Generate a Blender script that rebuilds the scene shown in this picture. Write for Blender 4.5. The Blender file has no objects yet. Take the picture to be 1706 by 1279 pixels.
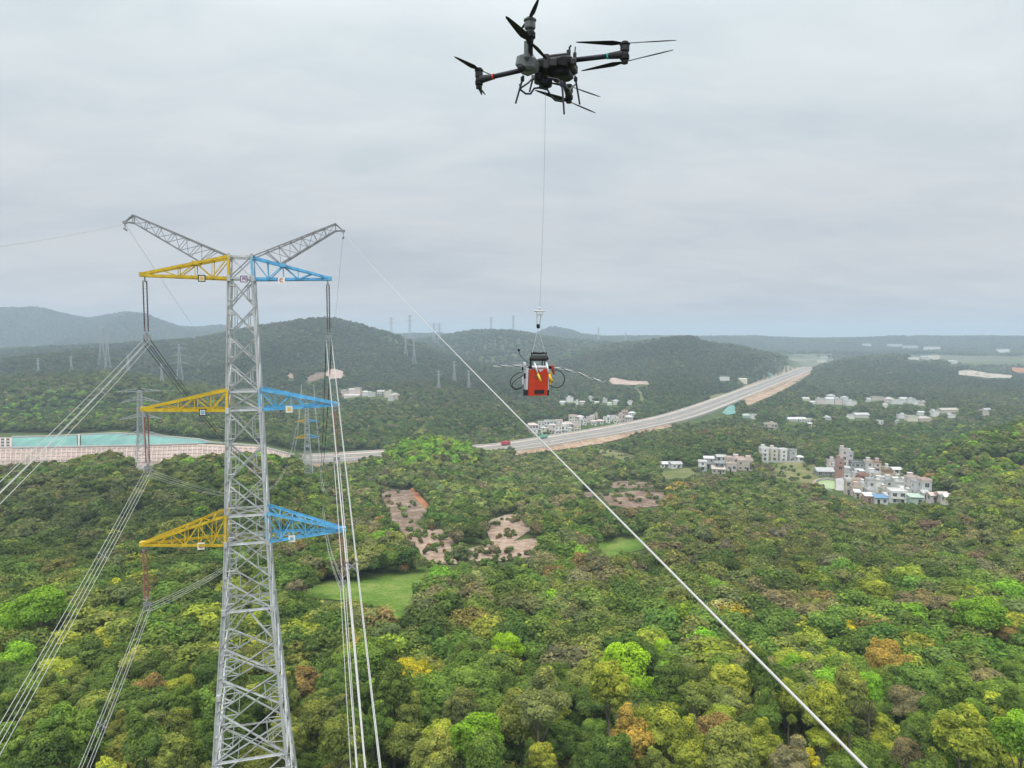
import bpy, math, random
import numpy as np
from mathutils import Vector, Matrix
from mathutils.geometry import delaunay_2d_cdt

random.seed(7)
R_ = np.random.RandomState(11)
S = bpy.context.scene
COL = S.collection
rad = math.radians

# ------------------------------------------------------------------ camera
CZ = 100.0                       # camera height (valley floor lies near z = 5)
PITCH = math.atan(79.5 / 1180.0)
cam_d = bpy.data.cameras.new("camera")
cam_d.sensor_width = 36.0
cam_d.lens = 1180.0 / 1706.0 * 36.0
cam_d.clip_start = 0.1
cam_d.clip_end = 60000.0
cam = bpy.data.objects.new("camera", cam_d)
COL.objects.link(cam)
cam.location = (0, 0, CZ)
cam.rotation_euler = (math.pi / 2 - PITCH, 0, 0)
S.camera = cam

# ------------------------------------------------------------------ render
S.render.engine = 'CYCLES'
S.view_settings.view_transform = 'Standard'
S.view_settings.look = 'None'
S.view_settings.exposure = 0.0
S.view_settings.gamma = 1.0
cy = S.cycles
cy.max_bounces = 4
cy.diffuse_bounces = 2
cy.glossy_bounces = 2
cy.transmission_bounces = 2
cy.transparent_max_bounces = 4
cy.volume_bounces = 1
cy.use_denoising = True
try:
    cy.denoiser = 'OPENIMAGEDENOISE'
    cy.denoising_prefilter = 'ACCURATE'
    cy.denoising_input_passes = 'RGB_ALBEDO_NORMAL'
except Exception:
    pass
S.render.film_transparent = False

# ------------------------------------------------------------------ sky and sun (overcast)
SUN_EL, SUN_ROT = rad(58), rad(200)
w = bpy.data.worlds.new("World")
S.world = w
w.use_nodes = True
nt = w.node_tree
nt.nodes.clear()
def N(nt, t, **kw):
    n = nt.nodes.new(t)
    for k, v in kw.items():
        setattr(n, k, v)
    return n
def L(nt, a, b):
    nt.links.new(a, b)
def ramp(nt, fac, stops, interp='LINEAR'):
    r = N(nt, 'ShaderNodeValToRGB')
    r.color_ramp.interpolation = interp
    e = r.color_ramp.elements
    while len(e) < len(stops):
        e.new(0.5)
    for i, (p, c) in enumerate(stops):
        e[i].position = p
        e[i].color = (*c, 1)
    if fac is not None:
        L(nt, fac, r.inputs['Fac'])
    return r
def mix(nt, a, b, fac, blend='MIX'):
    m = N(nt, 'ShaderNodeMix', data_type='RGBA', blend_type=blend)
    for s, v in ((m.inputs[6], a), (m.inputs[7], b), (m.inputs[0], fac)):
        if hasattr(v, 'node'):
            L(nt, v, s)
        elif isinstance(v, (tuple, list)):
            s.default_value = (*v, 1)
        else:
            s.default_value = v
    return m.outputs[2]
def mth(nt, op, a, b=None):
    m = N(nt, 'ShaderNodeMath', operation=op)
    for s, v in ((m.inputs[0], a), (m.inputs[1], b)):
        if v is None:
            continue
        if hasattr(v, 'node'):
            L(nt, v, s)
        else:
            s.default_value = v
    return m.outputs[0]

sky = N(nt, 'ShaderNodeTexSky', sky_type='NISHITA', sun_disc=False)
sky.sun_elevation = SUN_EL
sky.sun_rotation = SUN_ROT
sky.air_density = 1.5
sky.dust_density = 3.0
tc = N(nt, 'ShaderNodeTexCoord')
sep = N(nt, 'ShaderNodeSeparateXYZ')
L(nt, tc.outputs['Generated'], sep.inputs[0])
zc = mth(nt, 'MAXIMUM', sep.outputs['Z'], 0.0)
zz = mth(nt, 'ADD', zc, 0.22)
comb = N(nt, 'ShaderNodeCombineXYZ')
L(nt, mth(nt, 'DIVIDE', sep.outputs['X'], zz), comb.inputs['X'])
L(nt, mth(nt, 'MULTIPLY', mth(nt, 'DIVIDE', sep.outputs['Y'], zz), 1.7), comb.inputs['Y'])
def skynoise(scale, detail, rough, off, dist=0.4):
    n = N(nt, 'ShaderNodeTexNoise')
    mp = N(nt, 'ShaderNodeMapping')
    mp.inputs['Location'].default_value = off
    L(nt, comb.outputs[0], mp.inputs['Vector'])
    L(nt, mp.outputs[0], n.inputs['Vector'])
    n.inputs['Scale'].default_value = scale
    n.inputs['Detail'].default_value = detail
    n.inputs['Roughness'].default_value = rough
    n.inputs['Distortion'].default_value = dist
    return n.outputs['Fac']
# brightness of the cloud deck rises towards the zenith (overcast sky)
base = ramp(nt, zc, [(0.0, (6.5, 6.45, 6.7)), (0.14, (6.5, 6.75, 7.05)), (0.25, (7.0, 7.5, 7.75)),
                     (0.38, (7.8, 8.5, 8.75)), (0.55, (13.0, 13.4, 13.5)), (1.0, (27.0, 27.0, 26.6))])
n1 = ramp(nt, skynoise(0.85, 4, 0.5, (0.4, 1.3, 0)), [(0.30, (0.87, 0.895, 0.92)), (0.50, (1.0, 1.0, 1.0)), (0.70, (1.08, 1.07, 1.06))], 'EASE')
n2 = ramp(nt, skynoise(2.3, 5, 0.55, (3.1, 0.3, 2)), [(0.30, (0.93, 0.94, 0.96)), (0.70, (1.05, 1.044, 1.035))], 'EASE')
cl = mix(nt, base.outputs[0], n1.outputs[0], 1.0, 'MULTIPLY')
cl = mix(nt, cl, n2.outputs[0], 1.0, 'MULTIPLY')
skyc = mix(nt, sky.outputs[0], cl, 0.93)
bg = N(nt, 'ShaderNodeBackground')
bg.inputs['Strength'].default_value = 0.1
L(nt, skyc, bg.inputs['Color'])
wo = N(nt, 'ShaderNodeOutputWorld')
L(nt, bg.outputs[0], wo.inputs['Surface'])

sun_d = bpy.data.lights.new("sun", 'SUN')
sun_d.energy = 1.5
sun_d.angle = rad(25)
sun_d.color = (1.0, 0.96, 0.9)
sun = bpy.data.objects.new("sun", sun_d)
COL.objects.link(sun)
# sky sun_rotation is measured from +Y clockwise seen from above
sd = Vector((math.sin(SUN_ROT) * math.cos(SUN_EL), math.cos(SUN_ROT) * math.cos(SUN_EL), math.sin(SUN_EL)))
sun.rotation_euler = sd.to_track_quat('Z', 'Y').to_euler()

# ------------------------------------------------------------------ helpers
CP, SP = math.cos(PITCH), math.sin(PITCH)
def ray(px, py):
    xr, yr = (px - 853.0) / 1180.0, (639.5 - py) / 1180.0
    return Vector((xr, CP + yr * SP, -SP + yr * CP))
def at(px, py, Y):
    d = ray(px, py)
    return Vector((0, 0, CZ)) + d * (Y / d.y)
def on_plane(px, py, z):
    d = ray(px, py)
    return Vector((0, 0, CZ)) + d * ((z - CZ) / d.z)
def project(X, Y, Z):
    dz = Z - CZ
    depth = Y * CP - dz * SP
    up = Y * SP + dz * CP
    return 853.0 + 1180.0 * X / depth, 639.5 - 1180.0 * up / depth

def tag(o, label=None, cat=None, group=None, kind=None):
    if label: o['label'] = label
    if cat: o['category'] = cat
    if group: o['group'] = group
    if kind: o['kind'] = kind
    return o
def empty(name, loc, label=None, cat=None, group=None):
    o = bpy.data.objects.new(name, None)
    COL.objects.link(o)
    o.location = loc
    o.empty_display_size = 0.3
    o['_loc'] = [float(v) for v in loc]
    return tag(o, label, cat, group)
def link(name, me, parent=None, loc=(0, 0, 0)):
    o = bpy.data.objects.new(name, me)
    COL.objects.link(o)
    o.parent = parent
    o.location = loc
    return o

class MB:
    """collects shapes in world coordinates, links them as one mesh object"""
    def __init__(s):
        s.v, s.f, s.m = [], [], []
        s.mi = 0
    def add(s, vs, fs):
        b = len(s.v)
        s.v += [tuple(v) for v in vs]
        s.f += [[b + i for i in f] for f in fs]
        s.m += [s.mi] * len(fs)
    def prism(s, p, q, prof, up=None):
        """extrude a 2-D profile (list of (a, b)) from p to q"""
        p, q = Vector(p), Vector(q)
        d = (q - p)
        if d.length < 1e-6: return
        d.normalize()
        up = Vector(up) if up is not None else Vector((0, 0, 1))
        if abs(d.dot(up)) > 0.97: up = Vector((1, 0, 0)) if abs(d.x) < 0.9 else Vector((0, 1, 0))
        a = d.cross(up).normalized()
        b = a.cross(d).normalized()
        n = len(prof)
        vs = [p + a * x + b * y for x, y in prof] + [q + a * x + b * y for x, y in prof]
        fs = [[i, (i + 1) % n, n + (i + 1) % n, n + i] for i in range(n)]
        fs += [list(range(n))[::-1], list(range(n, 2 * n))]
        s.add(vs, fs)
    def bar(s, p, q, w_, h=None, up=None):
        h = h or w_
        s.prism(p, q, [(-w_/2, -h/2), (w_/2, -h/2), (w_/2, h/2), (-w_/2, h/2)], up)
    def angle(s, p, q, w_, up=None):
        t = w_ * 0.16
        s.prism(p, q, [(-w_/2, -w_/2), (w_/2, -w_/2), (w_/2, -w_/2+t), (-w_/2+t, -w_/2+t), (-w_/2+t, w_/2), (-w_/2, w_/2)], up)
    def box(s, c, sx, sy, sz, rz=0.0, rot=None):
        c = Vector(c)
        M = rot if rot is not None else Matrix.Rotation(rz, 3, 'Z')
        vs = [c + M @ Vector((x*sx/2, y*sy/2, z*sz/2)) for z in (-1, 1) for y in (-1, 1) for x in (-1, 1)]
        s.add(vs, [[0, 2, 3, 1], [4, 5, 7, 6], [0, 1, 5, 4], [2, 6, 7, 3], [0, 4, 6, 2], [1, 3, 7, 5]])
    def bbox(s, c, sx, sy, sz, bev, rot=None):
        """box with chamfered vertical and horizontal edges"""
        c = Vector(c)
        M = rot if rot is not None else Matrix.Identity(3)
        hx, hy, hz = sx/2, sy/2, sz/2
        rings = []
        for z, ins in ((-hz, bev), (-hz + bev, 0), (hz - bev, 0), (hz, bev)):
            x, y = hx - ins, hy - ins
            b = bev
            rings.append([(-x+b, -y), (x-b, -y), (x, -y+b), (x, y-b), (x-b, y), (-x+b, y), (-x, y-b), (-x, -y+b)])
            rings[-1] = [Vector((p[0], p[1], z)) for p in rings[-1]]
        vs = [c + M @ p for r in rings for p in r]
        fs = []
        for k in range(3):
            for i in range(8):
                j = (i + 1) % 8
                fs.append([k*8+i, k*8+j, (k+1)*8+j, (k+1)*8+i])
        fs.append([7-i for i in range(8)])
        fs.append([24+i for i in range(8)])
        s.add(vs, fs)
    def tube(s, pts, r, n=8, r2=None, cap=True):
        pts = [Vector(p) for p in pts]
        m = len(pts)
        rs = r if isinstance(r, (list, tuple)) else [r + ((r2 if r2 is not None else r) - r) * i / max(1, m-1) for i in range(m)]
        prev = None
        vs = []
        for i, p in enumerate(pts):
            d = (pts[min(i+1, m-1)] - pts[max(i-1, 0)]).normalized()
            if prev is None:
                up = Vector((0, 0, 1)) if abs(d.z) < 0.9 else Vector((1, 0, 0))
                a = d.cross(up).normalized()
            else:
                a = (prev - d * prev.dot(d)).normalized()
            prev = a
            b = d.cross(a)
            for k in range(n):
                t = 2*math.pi*k/n
                vs.append(p + (a*math.cos(t) + b*math.sin(t)) * rs[i])
        fs = []
        for i in range(m-1):
            for k in range(n):
                fs.append([i*n+k, i*n+(k+1) % n, (i+1)*n+(k+1) % n, (i+1)*n+k])
        if cap:
            fs.append(list(range(n))[::-1]); fs.append([(m-1)*n+k for k in range(n)])
        s.add(vs, fs)
    def lathe(s, p, q, prof, n=12):
        """prof: list of (t along p->q in metres, radius)"""
        p, q = Vector(p), Vector(q)
        d = (q - p).normalized()
        s.tube([p + d*t for t, _ in prof], [r for _, r in prof], n)
    def cyl(s, p, q, r, n=12, r2=None):
        s.tube([p, q], r, n, r2)
    def ball(s, c, rx, ry=None, rz=None, n=10, m=7):
        ry = ry or rx; rz = rz or rx
        c = Vector(c)
        vs = [c + Vector((0, 0, -rz))]
        for i in range(1, m):
            a = -math.pi/2 + math.pi*i/m
            for k in range(n):
                t = 2*math.pi*k/n
                vs.append(c + Vector((rx*math.cos(a)*math.cos(t), ry*math.cos(a)*math.sin(t), rz*math.sin(a))))
        vs.append(c + Vector((0, 0, rz)))
        fs = [[0, 1+(k+1) % n, 1+k] for k in range(n)]
        for i in range(m-2):
            for k in range(n):
                fs.append([1+i*n+k, 1+i*n+(k+1) % n, 1+(i+1)*n+(k+1) % n, 1+(i+1)*n+k])
        e = len(vs)-1
        fs += [[e, 1+(m-2)*n+k, 1+(m-2)*n+(k+1) % n] for k in range(n)]
        s.add(vs, fs)
    def mesh(s, name, mats, off=(0, 0, 0), smooth=False):
        me = bpy.data.meshes.new(name)
        ox, oy, oz = off
        me.from_pydata([(x-ox, y-oy, z-oz) for x, y, z in s.v], [], s.f)
        for m in (mats if isinstance(mats, (list, tuple)) else [mats]):
            me.materials.append(m)
        me.polygons.foreach_set('material_index', s.m)
        if smooth:
            me.polygons.foreach_set('use_smooth', [True]*len(s.f))
        me.update()
        return me
    def build(s, name, mats, parent=None, origin=None, smooth=False):
        if parent is not None:
            off = Vector(parent['_loc']) if '_loc' in parent.keys() else Vector((0, 0, 0))
            o = link(name, s.mesh(name, mats, off, smooth), parent)
            o['_loc'] = [float(v) for v in off]
            return o
        off = Vector(origin) if origin is not None else Vector(s.v[0])
        o = link(name, s.mesh(name, mats, off, smooth), None, off)
        o['_loc'] = [float(v) for v in off]
        return o

# ------------------------------------------------------------------ materials
def newmat(name):
    m = bpy.data.materials.new(name)
    m.use_nodes = True
    m.node_tree.nodes.clear()
    o = N(m.node_tree, 'ShaderNodeOutputMaterial')
    return m, m.node_tree, o
def mat(name, col, rough=0.7, metal=0.0, var=0.12, scale=3.0, objcol=False, spec=0.4, bump=0.0, coords='Object', stretch=(1, 1, 1)):
    """paint / metal / plaster with noise variation in tone"""
    m, t, o = newmat(name)
    p = N(t, 'ShaderNodeBsdfPrincipled')
    p.inputs['Roughness'].default_value = rough
    p.inputs['Metallic'].default_value = metal
    p.inputs['Specular IOR Level'].default_value = spec
    tcn = N(t, 'ShaderNodeTexCoord')
    mp = N(t, 'ShaderNodeMapping')
    mp.inputs['Scale'].default_value = stretch
    L(t, tcn.outputs[coords], mp.inputs['Vector'])
    n = N(t, 'ShaderNodeTexNoise')
    n.inputs['Scale'].default_value = scale
    n.inputs['Detail'].default_value = 5
    n.inputs['Roughness'].default_value = 0.65
    L(t, mp.outputs[0], n.inputs['Vector'])
    r = ramp(t, n.outputs['Fac'], [(0.3, (1-var,)*3), (0.7, (1+var*0.6,)*3)])
    if objcol:
        oi = N(t, 'ShaderNodeObjectInfo')
        c = mix(t, oi.outputs['Color'], r.outputs[0], 1.0, 'MULTIPLY')
    else:
        c = mix(t, col, r.outputs[0], 1.0, 'MULTIPLY')
    L(t, c, p.inputs['Base Color'])
    if bump:
        b = N(t, 'ShaderNodeBump')
        b.inputs['Strength'].default_value = bump
        L(t, n.outputs['Fac'], b.inputs['Height'])
        L(t, b.outputs[0], p.inputs['Normal'])
    L(t, p.outputs[0], o.inputs['Surface'])
    return m
M = {}
M['galv_backlit'] = mat('backlit_steel', (0.27, 0.28, 0.29), 0.55, 0.2, 0.28, 1.5)  # horn steel, its backlit darkness put into the base colour
M['galv'] = mat('galvanised_steel', (0.51, 0.53, 0.535), 0.5, 0.12, 0.26, 1.5, stretch=(1, 1, 0.3))
M['galv_far'] = mat('far_steel', (0.40, 0.42, 0.43), 0.6, 0.2, 0.15, 0.5)
M['yellow'] = mat('yellow_paint', (0.60, 0.415, 0.02), 0.55, 0, 0.35, 2.0)
M['blue'] = mat('blue_paint', (0.13, 0.42, 0.66), 0.55, 0, 0.33, 2.0)
M['white'] = mat('white_enamel', (0.78, 0.78, 0.76), 0.45, 0, 0.06, 4)
M['cream'] = mat('cream_enamel', (0.74, 0.68, 0.42), 0.5, 0, 0.06, 4)
M['red'] = mat('red_enamel', (0.6, 0.05, 0.06), 0.5, 0, 0.06, 4)
M['purple'] = mat('dark_violet_enamel', (0.16, 0.08, 0.22), 0.5, 0, 0.06, 4)
M['plateblue'] = mat('blue_enamel', (0.03, 0.28, 0.5), 0.5, 0, 0.06, 4)
M['insul'] = mat('red_brown_silicone', (0.30, 0.115, 0.095), 0.45, 0, 0.12, 6)
M['insul_backlit'] = mat('backlit_silicone', (0.12, 0.075, 0.075), 0.45, 0, 0.12, 6)  # same red brown silicone, darkened in colour as if seen against the sky
M['fitting'] = mat('fitting_steel', (0.36, 0.37, 0.37), 0.45, 0.5, 0.2, 5)
M['wire'] = mat('aluminium_strand', (0.52, 0.52, 0.50), 0.45, 0.25, 0.12, 8)
M['black'] = mat('black_carbon', (0.009, 0.010, 0.013), 0.55, 0, 0.3, 20, spec=0.22)
M['carbon'] = mat('carbon_tube', (0.013, 0.015, 0.026), 0.45, 0, 0.25, 30, spec=0.3)
M['dgrey'] = mat('dark_grey_plastic', (0.017, 0.019, 0.022), 0.5, 0, 0.2, 12)
M['grey'] = mat('grey_plastic', (0.115, 0.128, 0.13), 0.5, 0, 0.18, 9)
M['orange'] = mat('orange_red_panel', (0.47, 0.036, 0.008), 0.42, 0, 0.2, 9)
M['silver'] = mat('silver_aluminium', (0.62, 0.63, 0.64), 0.3, 0.75, 0.12, 12)
M['tipyellow'] = mat('yellow_plastic', (0.75, 0.42, 0.02), 0.45, 0, 0.08, 12)
M['rubber'] = mat('black_rubber', (0.016, 0.016, 0.018), 0.6, 0, 0.2, 15)
M['copper'] = mat('red_brown_plastic', (0.33, 0.06, 0.035), 0.5, 0, 0.15, 12)
M['teal_led'] = mat('teal_ring', (0.05, 0.5, 0.45), 0.4)
M['redmark'] = mat('red_ring', (0.6, 0.05, 0.04), 0.4)
M['string'] = mat('pale_cord', (0.55, 0.56, 0.56), 0.8)
M['cordgrey'] = mat('grey_cord', (0.40, 0.42, 0.43), 0.8)
M['plaster'] = mat('painted_plaster', (1, 1, 1), 0.85, 0, 0.16, 0.45, objcol=True, spec=0.2)
M['roof'] = mat('roof_cover', (1, 1, 1), 0.8, 0, 0.25, 0.6, objcol=True, spec=0.2)
M['frame'] = mat('window_frame', (0.55, 0.55, 0.54), 0.6)
M['glass'] = mat('dark_window_glass', (0.045, 0.055, 0.065), 0.12, 0, 0.2, 2, spec=0.6)
M['concrete'] = mat('concrete', (0.40, 0.39, 0.37), 0.9, 0, 0.2, 0.15, spec=0.2)
M['barrier'] = mat('pale_concrete_barrier', (0.50, 0.49, 0.46), 0.85, 0, 0.12, 0.3, spec=0.2)
M['asphalt'] = mat('asphalt', (0.235, 0.225, 0.21), 0.9, 0, 0.2, 0.08, spec=0.2)
M['paleroad'] = mat('pale_road_base', (0.48, 0.405, 0.335), 0.9, 0, 0.25, 0.05, spec=0.2)
M['marking'] = mat('road_paint', (0.75, 0.75, 0.73), 0.7)
M['earth'] = mat('tan_earth', (0.36, 0.25, 0.18), 0.95, 0, 0.32, 0.09, spec=0.1)
M['paleearth'] = mat('pale_soil', (0.43, 0.33, 0.245), 0.95, 0, 0.35, 0.25, spec=0.1)
M['brownearth'] = mat('brown_soil', (0.20, 0.15, 0.115), 0.95, 0, 0.5, 0.2, spec=0.1)
M['orangeearth'] = mat('orange_soil', (0.42, 0.19, 0.09), 0.95, 0, 0.3, 0.12, spec=0.1)
M['net'] = mat('turquoise_net', (0.165, 0.34, 0.305), 0.8, 0, 0.28, 0.10, spec=0.2)
M['slope'] = mat('pink_tan_slope', (0.44, 0.33, 0.29), 0.95, 0, 0.22, 0.08, spec=0.1)
M['rib'] = mat('slope_rib', (0.55, 0.49, 0.45), 0.9, 0, 0.1, 0.5, spec=0.1)
M['pond'] = mat('pale_green_pond', (0.34, 0.44, 0.19), 0.25, 0, 0.1, 0.08)

M['drygrass'] = mat('dry_grass', (0.20, 0.20, 0.085), 0.95, 0, 0.35, 0.12, spec=0.1)
M['vehicle'] = mat('vehicle_paint', (1, 1, 1), 0.4, 0, 0.06, 2, objcol=True)
M['headwhite'] = mat('pale_panel', (0.7, 0.7, 0.7), 0.5)
M['bark'] = mat('pale_bark', (0.26, 0.23, 0.19), 0.9, 0, 0.35, 2.5, spec=0.1, stretch=(1, 1, 0.3))

def leafmat(name, source):
    m, t, o = newmat(name)
    at_ = N(t, 'ShaderNodeAttribute', attribute_name='var', attribute_type='GEOMETRY')
    yo = N(t, 'ShaderNodeAttribute', attribute_name='young', attribute_type='GEOMETRY')
    if source == 'object':
        c = N(t, 'ShaderNodeObjectInfo').outputs['Color']
    else:
        c = N(t, 'ShaderNodeAttribute', attribute_name='tint', attribute_type='GEOMETRY').outputs['Vector']
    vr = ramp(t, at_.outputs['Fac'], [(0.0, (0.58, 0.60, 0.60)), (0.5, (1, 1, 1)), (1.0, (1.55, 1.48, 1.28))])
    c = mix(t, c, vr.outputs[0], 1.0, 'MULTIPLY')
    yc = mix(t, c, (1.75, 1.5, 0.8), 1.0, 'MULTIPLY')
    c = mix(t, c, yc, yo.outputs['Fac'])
    gp = N(t, 'ShaderNodeNewGeometry')
    ns = N(t, 'ShaderNodeTexNoise')
    ns.inputs['Scale'].default_value = 0.55; ns.inputs['Detail'].default_value = 3; ns.inputs['Roughness'].default_value = 0.7
    L(t, gp.outputs['Position'], ns.inputs['Vector'])
    nr_ = ramp(t, ns.outputs['Fac'], [(0.30, (0.74, 0.80, 0.84)), (0.5, (1, 1, 1)), (0.70, (1.28, 1.22, 0.98))])
    c = mix(t, c, nr_.outputs[0], 1.0, 'MULTIPLY')
    d = N(t, 'ShaderNodeBsdfDiffuse')
    L(t, c, d.inputs['Color'])
    tr = N(t, 'ShaderNodeBsdfTranslucent')
    tcx = mix(t, c, (1.15, 1.2, 0.6), 1.0, 'MULTIPLY')
    L(t, tcx, tr.inputs['Color'])
    ms = N(t, 'ShaderNodeMixShader')
    ms.inputs[0].default_value = 0.33
    L(t, d.outputs[0], ms.inputs[1]); L(t, tr.outputs[0], ms.inputs[2])
    L(t, ms.outputs[0], o.inputs['Surface'])
    return m
M['leaf'] = leafmat('tree_leaves', 'object')
M['forest'] = leafmat('forest_leaves', 'tint')

def soilmat(name, cols, s1, s2):
    """ground with two sizes of mottling"""
    m, t, o = newmat(name)
    d = N(t, 'ShaderNodeBsdfDiffuse')
    g = N(t, 'ShaderNodeNewGeometry')
    out = []
    for sc, dt in ((s1, 4), (s2, 6)):
        n = N(t, 'ShaderNodeTexNoise')
        n.inputs['Scale'].default_value = sc; n.inputs['Detail'].default_value = dt; n.inputs['Roughness'].default_value = 0.7
        L(t, g.outputs['Position'], n.inputs['Vector']); out.append(n.outputs['Fac'])
    a = ramp(t, out[0], [(0.32, cols[0]), (0.5, cols[1]), (0.66, cols[2])])
    b_ = ramp(t, out[1], [(0.3, (0.6, 0.62, 0.6)), (0.5, (1, 1, 1)), (0.7, (1.35, 1.3, 1.2))])
    L(t, mix(t, a.outputs[0], b_.outputs[0], 1.0, 'MULTIPLY'), d.inputs['Color'])
    L(t, d.outputs[0], o.inputs['Surface'])
    return m
M['meadow'] = soilmat('meadow_grass', ((0.075, 0.14, 0.03), (0.13, 0.215, 0.042), (0.21, 0.26, 0.075)), 0.09, 1.3)
M['drygrass'] = soilmat('dry_grass', ((0.11, 0.15, 0.05), (0.18, 0.19, 0.08), (0.27, 0.235, 0.13)), 0.08, 0.8)
M['paleearth'] = soilmat('pale_soil', ((0.24, 0.175, 0.125), (0.355, 0.265, 0.205), (0.45, 0.36, 0.29)), 0.25, 1.1)
M['brownearth'] = soilmat('brown_soil', ((0.13, 0.10, 0.075), (0.21, 0.155, 0.118), (0.35, 0.27, 0.215)), 0.16, 0.9)
M['slope'] = soilmat('pink_tan_slope', ((0.36, 0.27, 0.22), (0.45, 0.34, 0.295), (0.52, 0.42, 0.37)), 0.05, 0.5)
M['earth'] = soilmat('tan_earth', ((0.30, 0.20, 0.135), (0.40, 0.285, 0.205), (0.48, 0.38, 0.29)), 0.05, 0.4)
# ------------------------------------------------------------------ where the houses stand in the photograph (left, right, top, foot)
MAIN = [
 (1399,1413.5,751,786,'palepink','tall narrow pale pink tower house with red marks, highest of the large village','flat',None),
 (1393,1406,768,800,'brick','brick pink tall house in front of the highest tower house, above the paved yard','flat',None),
 (1413,1421,755,782,'lgrey','grey slab house attached to the highest tower house','flat',None),
 (1417,1440,769.5,786,'grey','long grey two storey house with dark openings right of the brick pink tall house','flat','dgrey'),
 (1442,1456,769,787,'lgrey','light grey house with pink roof edge in the upper row of the large village','flat','pink'),
 (1456,1468,770,788,'pink','pink and red house at the end of the upper row of the large village','flat','brick'),
 (1447,1468,787,801,'white','white three storey house in the middle of the large village','flat',None),
 (1473,1488,785.5,800,'peach','orange house with dark brown roof on the right of the middle row','flat','brown'),
 (1489,1506,782,790,'cream','small cream house at the upper right rim of the large village','lean','lgrey'),
 (1417,1438,799,813,'peach','peach house with small square windows below the red walls','flat',None),
 (1418,1437,811,826,'pink','pink ground row house under the peach one','flat','tan'),
 (1445,1459,800,827,'lgrey','light grey three storey house at the centre front of the large village','flat',None),
 (1459,1472,801,822,'white','white narrow house with dark windows next to the central light grey one','flat',None),
 (1472,1490,800,822,'lgrey','light grey house with two stacked balconies right of centre','flat','grey'),
 (1489,1511,803,820,'white','white low house joining the centre to the right wing of the large village','flat',None),
 (1512,1532,797,826,'palepink','pale house with wide pink roof in the right wing of the large village','flat','pink'),
 (1524,1538,803,827,'lgrey','grey white house squeezed beside the last right wing house','flat',None),
 (1535.5,1552,801,829,'lgrey','last house of the right wing with pink roof and white base','flat','pink'),
 (1483,1511,818,839,'white','modern white house with broad white flat roof at the village front','flat','white'),
 (1441,1456,824,838,'brick','red brown low house with white roof at the village front','lean','white'),
 (1457,1480,827,840,'lgrey','low shed with bright blue roof at the village front','lean','blue'),
 (1516,1539,826,841,'green','low pale green sheds at the lower right of the large village','lean','green'),
 (1551,1564,824,837,'palepink','small pale pink house at the right end of the large village','gable','pink'),
 (1380,1392,768,786,'palepink','small pale pink house left of the brick pink tall house','flat',None),
 (1361,1391,786,793,'dgrey','long low shed with grey roof behind the pond','gable','grey'),
 (1416,1431,784,794,'grey','low grey house between the upper row and the red walls','flat','dgrey'),
 (1432,1448,791,803,'red','dark red walled house in the heart of the large village','flat','brick'),
 (1409,1418,800,824,'tan','tan house bordering the paved yard','flat','lgrey'),
 (1404,1417,786,800,'lgrey','light grey house behind the paved yard','flat',None),
 (1575,1590,832,840,'cream','lone small pale house right of the large village','gable','white'),
 (1566,1580,826,836,'tan','lone small tan house next to the large village','gable','pink'),
]

ROW = [(1268,1281,745,768,'white','first white house of the four in a row, nearest the trees'), (1284,1296,746,768,'cream','second house of the four in a row, cream with a dark base'),
       (1299.5,1312,747.5,769,'white','third house of the four in a row, plain white'), (1315,1328,748.5,769,'grey','unpainted grey fourth house of the row')]

C2 = [(1163,1178,768,785,'lgrey','light grey tiled house at the near end of the pink roofed hamlet','gable','grey'), (1172,1190,762,780,'grey','grey house with pale gable behind the light grey tiled one','gable','lgrey'),
      (1190,1207,770,786,'dgrey','dark grey roofed house in the middle of the pink roofed hamlet','gable','dgrey'), (1193,1210,758,768,'lgrey','long pale roofed barn above the pink roofed hamlet','gable','grey'),
      (1208,1226,761,774,'pink','pink house with red roof corner in the back of the hamlet','flat','pink'), (1220,1241,763,780,'palepink','pale pink house behind the last big house of the hamlet','flat','pink'),
      (1210,1228,772,785,'palepink','pale pink low house at the front of the hamlet','flat','tan'), (1228,1256,765,784,'tan','big tan house with pale end wall, last of the hamlet','flat','pink'),
      (1185,1210,782,789,'tan','low tan shed before the pink roofed hamlet','lean','tan')]

MID = [(881,898,705,722,'pink'), (896,908,702,716,'lgrey'), (906,916,700,714,'white'), (914,926,706,722,'palepink'), (924,937,708,724,'white'), (934,948,708,722,'white'), (936,956,703,714,'pink'), (950,966,702,712,'palepink'), (948,962,691,704,'cream'), (960,974,692,704,'palepink'),
       (978,992,694,704,'palepink'), (988,996,690,697,'pink'), (993,1006,699,706,'green'), (1004,1017,694,704,'white'), (1030,1042,690,704,'pink'), (1040,1058,692,705,'palepink'), (1036,1046,684,694,'brick'), (886,896,714,726,'white'), (900,910,711,724,'cream'), (916,928,700,712,'lgrey'), (926,938,699,711,'white'), (942,952,711,722,'white'), (956,968,708,719,'cream'), (966,978,698,708,'white'), (984,994,700,708,'white'), (1018,1028,692,702,'white'), (1022,1034,697,706,'cream'), (1048,1060,686,696,'white'), (876,886,708,720,'lgrey')]

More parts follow.
